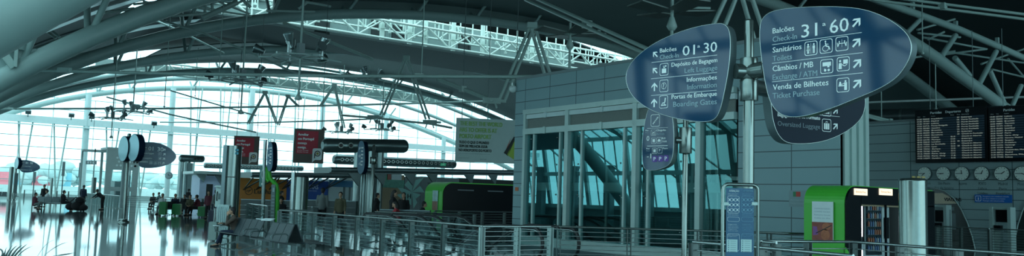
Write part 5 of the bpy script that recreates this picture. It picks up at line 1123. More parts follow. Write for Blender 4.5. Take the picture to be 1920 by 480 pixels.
for x0, x1, yt, d, lb in ((574, 668, 374, 40, 'long dark counter with a pale top edge below the grey hoodie, behind the long railing'), (712, 806, 392, 35.5, 'dark low counter before the tan wall and floral poster'), (452, 545, 373, 44, 'dark counter under the orange shop panel, left of the green totem')):
    p = PD(x0, yt, d); q = PD(x1, yt + .03 * (x1 - x0), d); t = thing('shop_counter', lb, 'counter', (p.x, p.y, 0), 'shop counters'); mb = MB(); a_ = V((p.x, p.y, 0)); b_ = V((q.x, q.y, 0))
    mb.prism([a_, b_, V((q.x, q.y, p.z - .04)), V((p.x, p.y, p.z - .04))], FWD * .5); mb.build('body', mat('counter front', (.05, .075, .08), .4), t); mb = MB(); mb.prism([V((p.x, p.y, p.z - .04)) - FWD * .05, V((q.x, q.y, p.z - .04)) - FWD * .05, V((q.x, q.y, p.z)) - FWD * .05, V((p.x, p.y, p.z)) - FWD * .05], FWD * .6); mb.build('worktop', rim_m, t)
    mb = MB()
    for k_ in range(3): z_ = p.z * (.35 + .2 * k_); mb.tube(V((p.x, p.y, z_)) - FWD * .06, V((q.x, q.y, z_)) - FWD * .06, .015, n=6)
    mb.build('front_rails', rail_m, t)
# round number sign
t = thing('number_sign', 'round dark sign with numbers 21 to 24 beside the duct risers', 'sign', tuple(PD(710, 326, 50))); f = MB(); c = PD(710, 326, 50); f.tube(c, c - FWD * .15, .30, n=20); f.build('disc', blackgl, t)
Fq = Face(c - FWD * .16, dvec(math.radians(90))); w = MB(); Fq.text(w, '21', Fq.px(706, 326)[0], c.z + .04, .12, .26, .01, .01); Fq.text(w, '24', Fq.px(706, 326)[0], c.z - .17, .12, .26, .01, .01); w.build('numerals', letw, t)
# canopy running over the shops
FCn = Face(PD(700, 366, 54), (1, 0))
def canopy(x0, x1, y0, y1, dep, b, label, m_):
    F = Face((0, b, 0), (1, 0)); a0_ = F.hit(x0, y0).x; a1_ = F.hit(x1, y1).x; za = F.hit(x0, y0).z; zb_ = F.hit(x1, y1).z
    t = thing('shop_canopy', label, 'canopy', (a0_, b, za), 'shop canopies'); f = MB(); f.prism([(a0_, b, za - .2), (a1_, b, zb_ - .2), (a1_, b, zb_ + .15), (a0_, b, za + .15)], (0, dep, 0)); f.build('slab', m_, t)
    f = MB(); f.tube((a0_, b - .1, za), (a1_, b - .1, zb_), .16, n=10); f.build('edge_tube', rim_m, t); return t, a0_, a1_, b, za
cm = mat('canopy paint', (0.36, 0.45, 0.45), 0.4)
b_ = PD(750, 366, 50).y
t, a0_, a1_, b, za = canopy(618, 1010, 318, 324, 2.2, b_, 'pale grey canopy over the shops, right long section', cm)
for x in (654, 702, 758, 800, 870, 915):
    p = PB(x, 324, b); f = MB(); f.prism([p + V((0, .1, 0)), p + V((.9, .1, 0)), p + V((.7, .1, -.75))], (0, .1, 0)); f.build('bracket', steel_d, t)
t, a0_, a1_, b, za = canopy(470, 700, 327, 329, 2.5, bs - 3, 'thin canopy over the orange and blue shop panels', cm)
for x in (480, 505, 530, 555, 580, 605, 640):
    p = PB(x, 329, b); f = MB(); f.tube(p + V((0, .2, 0)), V((p.x + .3, bs, p.z - .9)), .05, n=6); f.tube(p + V((.8, .2, 0)), V((p.x + .3, bs, p.z - .9)), .05, n=6); f.build('strut', steel_d, t)
t, a0_, a1_, b, za = canopy(372, 440, 323, 326, 6, PD(400, 362, 92).y, 'pale far canopy over the lavender booth', white_s)
for x in (388, 402, 416):
    p = PB(x, 326, b); f = MB(); f.prism([p + V((0, .1, 0)), p + V((.9, .1, 0)), p + V((.6, .1, -.9))], (0, .2, 0)); f.build('bracket', steel_d, t)
t = thing('exit_sign', 'small green running exit sign above the canopy beside the black kiosk', 'sign', tuple(PD(831, 309, 52))); c = PD(831, 308.5, 52); f = MB(); f.box(c, (.34, .08, .17), rz=-yaw); f.build('housing', mat('exit green', (.03, .35, .18), .4, emit=.25, var=0), t)
Fx = Face(c - FWD * .06, dvec(math.radians(90))); w = MB(); u, z_ = Fx.px(831, 308.5); Fx.line(w, u - .1, z_, u, z_, .02, .01); Fx.disc(w, u + .04, z_ + .04, .02, .01); Fx.line(w, u + .03, z_ + .02, u + .07, z_ - .05, .025, .01); w.build('running_figure', letw, t)
# lavender booth
Fb = Face(PD(395, 364, 90), (1, 0)); a0_ = Fb.hit(374, 350).x; a1_ = Fb.hit(424, 350).x; z = Fb.px(380, 329)[1]; b = Fb.P.y
t = thing('service_booth', 'lavender white booth with dark doorway left of the tall steel column', 'booth', (a0_, b, 0)); f = MB(); f.mm((a0_, b, 0), (a1_, b + 3, z)); f.build('wall', lav, t)
f = MB(); f.prism([(a0_ - .9, b - 1, z + .25), (a0_ + .4, b - .2, z - .7), (a0_ + .6, b - .2, z + .1)], (0, .3, 0)); f.mm((a0_ - 1, b - 1, z + .15), (a1_ + .5, b + 3, z + .4)); f.build('roof', frame_m, t)
f = MB(); q = Fb.hit(387, 350).x; q2 = Fb.hit(399, 350).x; f.mm((q, b - .03, 0), (q2, b + .02, Fb.px(390, 345)[1])); f.build('doorway', dark, t)
f = MB(); q = Fb.hit(402, 350).x; f.prism([(q, b - .1, z), (q + 1.2, b - .1, z), (q + 2.4, b - .1, z - 2.2), (q + 1.6, b - .1, z - 2.2)], (0, .1, 0)); f.build('dark_brace', grey_s, t)
# lift tower at the left
Ft = Face(PD(226, 353, 78), (1, 0)); b = Ft.P.y; t = thing('lift_tower', 'pale glazed lift tower with perforated top behind the far sign pole', 'lift tower', (Ft.hit(226, 350).x, b, 0))
aL = Ft.hit(199, 320).x; aR = Ft.hit(259, 320).x; z = Ft.px(226, 281)[1]
pt = mat('tower frame grey', (.42, .52, .52), .45)
f = MB(); f.mm((aL, b, z - 1.9), (aR, b + .3, z)); f.mm((aL - .05, b - .05, z), (aR + .05, b + 3, z + .2)); f.build('head_panel', pt, t)
for a in (aL, aR - .45): 
    f = MB(); f.mm((a - .03, b - .03, 0), (a + .48, b + .27, z - .27)); f.build('corner_post', pt, t)
for a in (aL, aR - .2):
    f = MB(); f.mm((a, b + 2.8, 0), (a + .2, b + 3, z)); f.build('rear_post', pt, t)
f = MB(); f.mm((aL, b + .05, z - 3.9), (aR, b + .3, z - 3.5)); f.build('mid_rail', pt, t)
f = MB(); f.add([(aL, b + .1, 0), (aR, b + .1, 0), (aR, b + .1, z - 1.9), (aL, b + .1, z - 1.9)], [(0, 1, 2, 3)]); f.build('front_glass', g_rail, t)
f = MB(); f.mm((aL - 2.0, b + 1.0, 0), (aL - 1.85, b + 1.15, z - .1)); f.mm((aL - 1.0, b + .5, 0), (aL - .9, b + .6, z)); f.mm((aL - 2.0, b + .5, z - .3), (aL, b + 1.2, z - .1)); f.build('side_frame', pt, t)
f = MB()
for i in range(6):
    for j in range(3): c = V((aL + .9 + i * .32 + (j % 2) * .16, b - .03, z - .75 - j * .36)); f.tube(c, c + V((0, .05, 0)), .11, n=6)
f.build('perforations', mat('pale perforations', (.80, .92, .92), .5), t)
f = MB(); 
for q in (.3, .5, .72): f.mm((aL + (aR - aL) * q, b + .02, 0), (aL + (aR - aL) * q + .12, b + .2, z - 1.9 if q == .5 else z - 3.9))
f.build('mullion', pt, t)
f = MB(); f.mm((aL + .9, b + .4, 0), (aR - .8, b + 2.4, 2.3)); f.build('car', mat('lift car pale', (.38, .48, .46), .4), t)
# hanging wall clocks / small signs over the hall
t = thing('hanging_clock', 'small round clock right of the navy 01 30 sign', 'clock', tuple(PD(316, 329, 70))); c = PD(316, 329, 70); f = MB(); f.tube(c, c + FWD * .15, .3, n=20); f.build('case', grey_s, t); f = MB(); f.tube(c - FWD * .03, c, .26, n=20); f.build('dial', white_s, t); f = MB(); f.bar(c - FWD * .05, c - FWD * .05 + RGT * .2, .03, .03); f.bar(c - FWD * .05, c - FWD * .05 + V((0, 0, .15)), .03, .03); f.build('hands', black, t)
t = thing('hanging_sign', 'small dark hanging sign with three pictograms left of the lift tower', 'sign', tuple(PD(171, 305, 80))); c = PD(171, 305, 80); f = MB(); f.box(c, (1.0, .12, .35), rz=-yaw); f.tube(c, c + V((0, 0, 6)), .02); f.build('panel', grey_s, t); f = MB()
for q in (-.25, 0, .25): f.tube(c - FWD * .07 + RGT * q, c - FWD * .09 + RGT * q, .09, n=8)
f.build('pictograms', letw, t)
# ================================================================== HANGING FLOODLIGHTS
def flood(f_b, f_r, c, aim, s):
    aim = V(aim).normalized(); f_b.path([c - aim * .28 * s, c - aim * .1 * s, c + aim * .2 * s], [.10 * s, .17 * s, .24 * s], 10); f_r.path([c + aim * .2 * s, c + aim * .215 * s], [.225 * s, .225 * s], 10)
def rig(x, y, d, s, ytop, label, lower=True, n=6, ang0=.2):
    c = PD(x, y, d); t = thing('floodlight_rig', label, 'floodlight rig', tuple(c), 'hanging floodlight rigs')
    top = PD(x + (y - ytop) * .02, ytop, d); f = MB(); f.tube(c, V((c.x, c.y, max(top.z, c.z + 1))), .055 * s, n=8)
    if lower: f.tube(c, c - V((0, 0, 1.9 * s)), .05 * s, n=8); f.lathe([(.05 * s, 0), (.2 * s, .05 * s), (.05 * s, .3 * s)], c - V((0, 0, 2.0 * s)), 10)
    f.build('rod', rod_m, t)
    f = MB()
    for k in range(n):
        an = ang0 + 2 * PI * k / n; dd = RGT * math.cos(an) + FWD * math.sin(an); f.path([c, c + dd * 1.0 * s + V((0, 0, .05 * s)), c + dd * 1.9 * s - V((0, 0, .06 * s))], .05 * s, 6)
    f.path([c + (RGT * math.cos(q * PI / 8) + FWD * math.sin(q * PI / 8)) * 1.3 * s for q in range(16)], .03 * s, 6, True); f.build('arm', frame_m, t)
    f = MB(); f.box(c + V((.0, 0, .35 * s)), (.3 * s, .3 * s, .7 * s)); f.build('ballast_box', grey_s, t)
    for k in range(n):
        an = ang0 + 2 * PI * k / n; dd = RGT * math.cos(an) + FWD * math.sin(an); r_ = (1.0, 1.9)[k % 2] * s if n > 4 else 1.3 * s; up = .8 * s if k % 2 == 0 else .28 * s
        p = c + dd * r_; h = p + V((0, 0, up)); fb = MB(); fr_ = MB(); fb.tube(p, h, .07 * s, n=6); aim = (dd * .5 + V((0, 0, 1))) if k % 2 == 0 else (dd + V((0, 0, .35)))
        flood(fb, fr_, h, aim, s * 1.0); o = fb.build('lamp_head', steel_d if k % 2 else mat('silver lamp shell', (.45, .55, .56), .25, .8), t); fr_.build('reflector', reflm, o)
rig(563, 109, 37, .95, -20, 'biggest hanging floodlight rig, upper centre left')
rig(455, 152, 47, .95, -10, 'second floodlight rig, left of and below the biggest one')
rig(211, 222, 62, .75, 100, 'left floodlight rig, above the disc sign pole', ang0=.5)
rig(249, 210, 66, .85, 90, 'floodlight rig just right of the leftmost one', ang0=.1, lower=False)
rig(640, 248, 74, .8, 120, 'floodlight rig above the thick horizontal duct, left one', lower=False, ang0=.3)
rig(716, 243, 66, .75, 150, 'floodlight rig above the right end of the thick horizontal duct', ang0=.0)
rig(692, 148, 60, .75, 141, 'pale floodlight rig under the upper tie rod', lower=False, ang0=.3)
def reflector(x, y, d, s, ytop, label):
    c = PD(x, y, d); t = thing('ceiling_reflector', label, 'reflector', tuple(c), 'hanging reflector plates'); f = MB(); f.tube(c - V((0, 0, 2.4 * s)), V((c.x, c.y, PD(x, ytop, d).z)), .06, n=8); f.lathe([(.1, 0), (.2, .15), (.08, .5)], c - V((0, 0, .8 * s)), 10); f.build('rod', rod_m, t)
    for k in range(4):
        an = .4 + k * PI / 2; dd = RGT * math.cos(an) + FWD * math.sin(an); e = RGT * -math.sin(an) + FWD * math.cos(an); f = MB(); q = c + dd * 1.3 * s + V((0, 0, .1 * s))
        f.prism([q - dd * .9 * s - e * .45 * s, q + dd * .8 * s - e * .7 * s + V((0, 0, .12)), q + dd * .8 * s + e * .7 * s + V((0, 0, .12)), q - dd * .9 * s + e * .45 * s], (0, 0, .05)); f.build('plate', mat('dull reflector plate', (.14, .18, .175), .5, .3), t)
    f = MB()
    for k in (-1, 1): f.box(c + RGT * (1.3 * k * s) + V((0, 0, .35 * s)), (1.1 * s, .1, .08), rz=-yaw)
    f.build('pale_rim', rod_m, t)
reflector(1069, 68, 40, .8, 42, 'dark four-leaf reflector plates on a rod over the lift block')
reflector(1260, 27, 30, .75, -30, 'dark four-leaf reflector plates on a rod above the 01 a 30 sign')
k = 0
for x, y0, y1, d in ((790, -10, 142, 40), (308, 20, 200, 62), (366, 88, 180, 90), (410, 0, 150, 48), (1653, 170, 240, 46), (1755, 118, 205, 44), (1730, 0, 100, 40)):
    p = PD(x, y1, d); q = PD(x, y0, d); f = MB(); f.tube(p, V((p.x, p.y, q.z)), .03, n=6); f.ball(p, .08, 6)
    lone(f, 'hanging_cable', rod_m, 'thin vertical hanging cable ' + ['dropping to the upper tie rod in the middle', 'left, before the farthest arch', 'beside the second floodlight rig', 'above the second floodlight rig', 'behind the clock wall top edge', 'down to the left departures board', 'top right by the sign tip'][k], 'cable', 'hanging cables'); k += 1
# small lamps on the facade beam
k = 0
for x, y in ((53, 210), (134, 216), (172, 219), (289, 231)):
    p = PD(x, y, 118); f = MB(); f.box(p, (.7, .5, .5), rx=.4); f.tube(p, p - V((0, 0, .7)), .07); lone(f, 'beam_lamp', steel_d, 'tiny dark lamp standing on the facade beam, ' + ['leftmost', 'above the first facade column', 'right of the first facade column', 'right of the two floodlight rigs'][k], 'lamp', 'facade beam lamps'); k += 1
# ================================================================== BENCH SEATS
def bench_seat_parts(t, y, face, occupied=True):
    """one seat centred at y; face=-1 faces -x"""
    f = MB(); P = [(face * .0 + face * -.0, 0)]
    s = -face
    f.prism([(face * .66, y - .24, .43), (face * .64, y - .24, .455), (face * .22, y - .24, .40), (face * .22, y - .24, .375)], (0, .48, 0)); f.build('seat', seat_m, t)
    f = MB(); f.prism([(face * .22, y - .235, .36), (face * .25, y - .235, .38), (face * .05, y - .235, .86), (face * .02, y - .235, .87)], (0, .47, 0)); f.build('backrest', seat_m, t)
def bench(ys, faces, origin, label, extra_table=None, rz=0, arms=True):
    t = thing('bench_seats', label, 'bench seats', (0, 0, 0), 'rows of linked bench seats')
    for fc in faces:
        for y in ys: bench_seat_parts(t, y, fc)
        for y in [ys[0] - .27] + [ys[-1] + .27]:
            f = MB(); f.path([(fc * .22, y, .42), (fc * .20, y, .58), (fc * .26, y, .63), (fc * .58, y, .62), (fc * .65, y, .57), (fc * .62, y, .45)], .018, 8); f.build('armrest', steel_d, t)
    f = MB(); f.mm((-.04, ys[0] - .45, .33), (.04, ys[-1] + .45, .39)); f.build('beam', steel_d, t)
    if extra_table is not None:
        f = MB(); f.mm((.1, extra_table - .24, .40), (.68, extra_table + .24, .43)); f.build('side_table', seat_m, t)
    for y in (ys[0] - .1, ys[-1] + .1):
        f = MB(); f.mm((-.035, y - .04, .08), (.035, y + .04, .34))
        for s in (-1, 1): f.bar((0, y, .14), (s * .55, y, .02), .05, .04)
        f.build('leg', steel_d, t)
    t.location = origin; t.rotation_euler = (0, 0, rz); return t
bench([-1.25, -.75, -.25, .25, .75], [-1], (8.62, 24.5, 0), 'dark bench seats with the man in the brown jacket, left row')
bench([-.5, 0, .5], [-1, 1], (8.35, 20.95, 0), 'dark double-sided bench seats nearest to the viewer, in front of the long railing', extra_table=-1.05)
t = thing('newspaper', 'folded pale newspaper lying on top of the bench backrests', 'newspaper', (8.5, 23.0, .9)); f = MB(); f.box((8.55, 22.95, .885), (.3, .4, .02), rz=.3, ry=.15); f.box((8.57, 22.75, .90), (.25, .3, .015), rz=.7, ry=-.2); f.build('sheets', paper, t)
silver = mat('seat metal with painted glint', (.45, .55, .58), .25, .7)  # bright copy of the seat metal, the glint is in the colour
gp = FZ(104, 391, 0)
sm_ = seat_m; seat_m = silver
bench([-1.0, -.5, 0, .5, 1.0], [-1, 1], (gp.x, gp.y, 0), 'bright bench seats of the far left group, glint painted in the metal', rz=math.radians(75)); seat_m = sm_
gp = FZ(8, 374, 0); bench([-1.0, -.5, 0, .5, 1.0], [-1], (gp.x, gp.y, 0), 'far dark bench seats cut off by the left edge', rz=math.radians(70))
gp = FZ(345, 402, 0); bench([-2, -1.5, -1.0, -.5, 0, .5, 1.0, 1.5, 2], [-1], (gp.x, gp.y, 0), 'far bench seats with the passengers and green cases', rz=math.radians(-53))
# ================================================================== PEOPLE
def person(pose, H, top, bottom, label, loc, heading, hair=True, skirt=False, vox=.03, lean=0.0, long_hair=False, chin_hand=False, hat=None, extra=None, top_mat=None, hands=False):
    """x forward, y left; one continuous body with clothing as children"""
    t = thing('person', label, 'person', (0, 0, 0)); k = H / 1.75
    S = lambda x, y, z: V((x * k, y * k, z * k))
    sit = pose in ('sit', 'crouch'); hz = .52 if pose == 'sit' else (.34 if pose == 'crouch' else .93)
    hip = S(0, 0, hz); ln = lean; ch = hip + S(math.sin(ln) * .42, 0, math.cos(ln) * .42); nk = hip + S(math.sin(ln) * .56, 0, math.cos(ln) * .56); hd = hip + S(math.sin(ln) * .56 + .05, 0, math.cos(ln) * .56 + .16)
    legs = []
    for s in (-1, 1):
        h = hip + S(0, .09 * s, -.02)
        if pose == 'sit': kn = S(.46, .10 * s, .50); an = S(.62 if s > 0 else .50, .10 * s, .09)
        elif pose == 'crouch': kn = S(.40, .14 * s, .50); an = S(.22, .12 * s, .08)
        elif pose == 'walk': kn = S(.12 * s, .09 * s, .50); an = S(.22 * s - .06, .09 * s, .09)
        else: kn = S(.02, .10 * s, .50); an = S(-.02, .11 * s, .09)
        legs.append((h, kn, an, an + S(.20, .02 * s, -.055)))
    arms = []
    for s in (-1, 1):
        sh = ch + S(0, .18 * s, .06)
        if chin_hand and s > 0: el = sh + S(.24, .02, -.20); wr = hd + S(.13, .03, -.13)
        elif chin_hand: el = sh + S(.16, -.02, -.24); wr = el + S(.22, .10, .06)
        elif sit: el = sh + S(.10, .04 * s, -.26); wr = S(.34, .08 * s, hz + .12)
        elif pose == 'bend': el = sh + S(.2, .05 * s, -.22); wr = el + S(.2, 0, -.12)
        else: el = sh + S(-.02, .05 * s, -.28); wr = el + S(.10, .01 * s, -.24)
        arms.append((sh, el, wr))
    f = MB()
    f.path([hip - S(0, 0, .05), hip + S(0, 0, .08), (hip + ch) / 2, ch, nk], [.13 * k, .145 * k, .13 * k, .155 * k, .07 * k], 12); f.path([nk - S(0, 0, .04), hd], [.052 * k, .05 * k], 8)
    f.ball(hd + S(0, 0, .02), .105 * k, 14, (.95, .80, 1.15)); f.ball(hd + S(.095, 0, .0), .022 * k, 6, (1, .7, 1.2)); f.ball(hd + S(.07, 0, -.075), .045 * k, 8, (1, .9, .7))
    for s in (-1, 1): f.ball(hd + S(-.005, .085 * s, .0), .025 * k, 6, (.8, .4, 1.2))
    for h, kn, an, toe in legs: f.path([h, h.lerp(kn, .5), kn, kn.lerp(an, .35), an], [.085 * k, .075 * k, .055 * k, .055 * k, .036 * k], 10); f.ball(kn, .055 * k, 8); f.path([an, toe], [.038 * k, .03 * k], 8)
    for sh, el, wr in arms:
        f.ball(sh, .06 * k, 8); f.path([sh, el], [.05 * k, .042 * k], 8); f.ball(el, .042 * k, 8); f.path([el, wr], [.04 * k, .027 * k], 8)
        d = (wr - el).normalized()
        if chin_hand: d = (d + V((0, 0, .5 if sh.y > 0 else -.3))).normalized()
        side = d.cross(V((0, 0, 1)))
        side = side.normalized() if side.length > .1 else V((0, 1, 0)); palm = wr + d * .05 * k
        f.path([wr, palm, palm + d * .04 * k], [.026 * k, .034 * k, .03 * k], 8)
        if hands:
            for q, L in ((-1.5, .055), (-.5, .07), (.5, .066), (1.5, .048)):
                a_ = palm + d * .045 * k + side * (q * .017 * k); m_ = a_ + d * L * .5 * k; n_ = d.cross(side) * (.02 * k); f.path([a_, m_, m_ + d * L * .35 * k + n_], [.0095 * k, .009 * k, .007 * k], 6)
            a_ = palm - side * .03 * k; f.path([a_, a_ - side * .022 * k + d * .02 * k, a_ - side * .026 * k + d * .045 * k], [.011 * k, .010 * k, .008 * k], 6)
        else:
            for q in (-1, 0, 1): f.path([palm + d * .03 * k, palm + (d * .085 + side * (q * .018)) * k], [.012 * k, .009 * k], 5)
    o = f.build('body', skin, t); md = o.modifiers.new('fuse', 'REMESH'); md.mode = 'VOXEL'; md.voxel_size = vox * .5 if not hands else .009; md.use_smooth_shade = True
    def fused(f, nm, m_, v):
        o = f.build(nm, m_, t); md = o.modifiers.new('fuse', 'REMESH'); md.mode = 'VOXEL'; md.voxel_size = v; md.use_smooth_shade = True; return o
    f = MB(); f.path([hip - S(0, 0, .10), hip + S(0, 0, .05), (hip + ch) / 2, ch, nk - S(0, 0, .02)], [.16 * k, .17 * k, .155 * k, .185 * k, .085 * k], 12)
    for sh, el, wr in arms: f.ball(sh, .08 * k, 8); f.path([sh, el], [.075 * k, .06 * k], 8); f.ball(el, .06 * k, 8); f.path([el, el.lerp(wr, .93)], [.058 * k, .042 * k], 8)
    f.path([nk - S(.02, 0, .03), nk + S(-.02, 0, .04)], [.095 * k, .075 * k], 10); fused(f, 'jacket', cloth[top], vox)
    f = MB(); f.path([hip - S(0, .08, .02), hip + S(0, .08, -.02)], [.13 * k, .13 * k], 10); f.ball(hip, .15 * k, 10)
    for h, kn, an, toe in legs: f.path([h, h.lerp(kn, .5), kn], [.105 * k, .095 * k, .075 * k], 10); f.ball(kn, .076 * k, 8); f.path([kn, kn.lerp(an, .4), an + (kn - an) * .06], [.075 * k, .068 * k, .055 * k], 10)
    fused(f, 'trousers', cloth[bottom], vox)
    for h, kn, an, toe in legs: f = MB(); f.path([an + S(-.05, 0, -.05), an + S(.06, 0, -.05), toe + S(.0, 0, -.0)], [.045 * k, .05 * k, .034 * k], 8); f.box((an + toe) / 2 + S(.0, 0, -.055), (.26 * k, .08 * k, .02)); f.build('shoe', cloth['black'], t)
    if hair:
        f = MB(); f.ball(hd + S(-.025, 0, .05), .112 * k, 12, (1, .88, 1.0)); f.ball(hd + S(-.06, 0, -.01), .085 * k, 10, (.8, 1, 1.1))
        if long_hair: f.path([hd + S(-.07, 0, .03), hd + S(-.1, 0, -.12), hd + S(-.1, 0, -.26)], [.09 * k, .09 * k, .06 * k], 8)
        o = fused(f, 'hair', hair_m, vox * .6)
    if hands:
        f = MB()
        for s in (-1, 1): f.ball(hd + S(.088, .033 * s, .025), .012 * k, 6); f.box(hd + S(.092, .033 * s, .05), (.012 * k, .034 * k, .008 * k))
        f.build('eyes', black, t); f = MB(); f.box(hd + S(.108, 0, -.045), (.01 * k, .045 * k, .009 * k)); f.build('mouth', mat('lips', (.3, .1, .08), .5), t)
    if hat: f = MB(); f.lathe([(.2 * k, 0), (.2 * k, .015), (.11 * k, .03), (.1 * k, .12), (.02, .13)], hd + S(0, 0, .06), 14); f.build('hat', cloth[hat], t)
    t.location = loc; t.rotation_euler = (0, 0, heading); return t
LEFTW = math.pi            # facing -x, towards the left of the picture
tocam = math.atan2(-FWD.y, -FWD.x); away = tocam + PI; scl = tocam - PI / 2; scr = tocam + PI / 2
man = person('sit', 1.53, 'brown', 'navy', 'man in a brown jacket seated on the left bench, hand at his chin', (8.52, 25.22, -.02), math.radians(165), vox=.016, lean=.22, chin_hand=True, hands=True)
t = thing('magazine', 'pale open magazine on the seated man lap', 'magazine', (8.14, 25.4, .6)); f = MB(); f.box((8.10, 25.44, .60), (.26, .34, .015), ry=.1, rz=.3); f.build('pages', paper, t)
def at(x, y, d): p = PD(x, y, d); return (p.x, p.y, 0)
def fl(x, y): p = FZ(x, y); return (p.x, p.y, 0)
person('crouch', 1.7, 'maroon', 'grey', 'person in a maroon top crouching at the left end of the far bench', fl(64, 392), scr + .3)
person('sit', 1.75, 'white', 'grey', 'person in a white shirt seated on the glinting far bench', fl(87, 390), scl + .6)
person('sit', 1.75, 'black', 'black', 'person in black seated at the right end of the glinting far bench', fl(117, 392), scr + .5)
person('stand', 1.78, 'navy', 'black', 'person in navy standing with back turned behind the far railing, right of the round column', at(157, 354, 68), away)
person('stand', 1.72, 'black', 'black', 'person in black standing far behind the railing above the far left bench', at(83.5, 352, 66), tocam)
person('bend', 1.7, 'black', 'black', 'dark figure bending forward behind the pale glazed railing', at(194, 355, 62), scl, lean=.9)
for x, y, pose, H, tp, bt, hd_, lb, ln in (
    (303, 402, 'sit', 1.75, 'white', 'grey', tocam, 'passenger in a white top seated with a green case, left of three', 0),
    (327, 402, 'sit', 1.75, 'navy', 'black', tocam + .3, 'passenger in navy seated beside the first green case', 0),
    (286, 392, 'sit', 1.7, 'black', 'black', tocam, 'dark seated passenger, leftmost beneath the navy 01 30 sign', 0),
    (297, 388, 'sit', 1.75, 'teal', 'black', scl, 'dark seated passenger behind the one in white', 0),
    (352, 386, 'stand', 1.72, 'black', 'black', away, 'standing person with a dark hat under the short duct', 0),
    (356, 404, 'sit', 1.75, 'olive', 'black', tocam, 'seated passenger in olive between the green cases', .2),
    (371, 404, 'sit', 1.75, 'maroon', 'black', scl, 'seated passenger in maroon near the telephone column', .2),
    (345, 400, 'sit', 1.7, 'black', 'black', tocam, 'dark seated passenger just left of the one in olive', .1),
    (399, 412, 'stand', 1.70, 'grey', 'navy', scr, 'person in grey standing at the telephone left of the steel column', .15),
    (389, 410, 'stand', 1.62, 'maroon', 'black', tocam, 'dark red clad person standing just left of the telephone user', 0)):
    person(pose, H, tp, bt, lb, fl(x, y), hd_, lean=ln, hat='black' if 'hat' in lb else None)
for x, d, pose, H, tp, bt, hd_, lb, hz_ in (
    (605, 40, 'stand', 1.92, 'grey', 'black', away, 'person in a grey hoodie with back turned before the blue shop panel', 0),
    (529, 44, 'sit', 1.75, 'black', 'black', tocam, 'dark haired person seated behind the railing right of the green totem', .1),
    (528, 50, 'stand', 1.74, 'black', 'black', scr, 'dark standing person against the orange shop panel', 0),
    (592, 44, 'sit', 1.72, 'black', 'black', tocam, 'seated person with pale face below the grey hoodie, left', .1),
    (615, 43, 'sit', 1.72, 'navy', 'black', tocam, 'seated person in navy below the grey hoodie, right', .1),
    (639, 38, 'stand', 1.74, 'olive', 'black', tocam, 'person in olive facing the viewer before the pale shop', 0),
    (707, 44, 'stand', 1.76, 'black', 'black', scr, 'dark standing person right of the thick duct risers', 0),
    (738, 36, 'stand', 1.88, 'black', 'black', scr, 'person in black standing before the tan shop wall, left of two', 0),
    (757, 37, 'stand', 1.80, 'black', 'black', tocam, 'person in black standing before the tan shop wall, right of two', 0),
    (746, 35, 'sit', 1.85, 'red', 'black', scl, 'person in red seated between the two in black', .1),
    (790, 40, 'sit', 1.85, 'black', 'black', scr, 'dark seated person left of the green kiosk end', .2)):
    person(pose, H, tp, bt, lb, at(x, HZ(x), d), hd_, lean=hz_, long_hair='two' in lb)
# cases and bags
def case(x, y, w, h, m_, label, handle=True, name='suitcase'):
    p = FZ(x, y); k = (p - EYE).dot(_fw) / FOC; t = thing(name, label, 'suitcase', (p.x, p.y, 0)); W, Hh = w * k, h * k
    f = MB(); f.add(*_rb(V((p.x, p.y, Hh / 2 + .05)), W, .28, Hh - .06)); f.build('shell', m_, t)
    f = MB(); c = V((p.x, p.y, 0))
    for q in (-1, 1): f.tube(c + RGT * (q * W * .35) + V((0, 0, .035)) - FWD * .05, c + RGT * (q * W * .35) + V((0, 0, .035)) + FWD * .05, .035, n=8)
    f.build('wheels', black, t)
    if handle: f = MB(); f.path([c + RGT * (-W * .25) + V((0, 0, Hh)), c + RGT * (-W * .25) + V((0, 0, Hh + .3)), c + RGT * (W * .25) + V((0, 0, Hh + .3)), c + RGT * (W * .25) + V((0, 0, Hh))], .012, 6); f.build('pull_handle', steel, t)
    f = MB()
    for q in (-.3, -.1, .1, .3): f.box(c + RGT * (q * W) - FWD * .15 + V((0, 0, Hh / 2 + .03)), (.02, .02, Hh * .8), rz=-yaw)
    f.build('ribs', m_, t); return t
def _rb(c, W, D, H, r=.05):
    mb = MB(); out = []
    for sx, sz, a0 in ((1, 1, 0), (-1, 1, 90), (-1, -1, 180), (1, -1, 270)):
        for k in range(4): a = math.radians(a0 + k * 30); out.append(c + RGT * (sx * (W / 2 - r) + r * math.cos(a)) + V((0, 0, sz * (H / 2 - r) + r * math.sin(a))) - FWD * D / 2)
    mb.prism(out, FWD * D, True); return mb.v, mb.f
case(305, 405, 12, 26, greend, 'bright green suitcase in front of the passenger in white', False)
case(331, 405, 15, 22, greend, 'bright green suitcase, middle one beside the navy passenger', False)
case(378, 408, 13, 20, greend, 'dark green suitcase near the telephone column', False)
p = FZ(146, 396); t = thing('travel_bag', 'pile of black travel bags at the right end of the far left bench', 'bag', (p.x, p.y, 0)); f = MB()
for dx, dz, s_ in ((-.5, .3, .33), (0, .35, .42), (.35, .25, .28), (.1, .75, .3)): f.ball((V((p.x, p.y, dz)) + RGT * dx), s_, 10, (1.1, .8, .8))
f.build('bags', cloth['black'], t); f = MB(); f.path([V((p.x, p.y, .6)) + RGT * -.6, V((p.x, p.y, .95)) + RGT * -.2, V((p.x, p.y, .7)) + RGT * .5], .04, 6); f.build('strap', black, t)
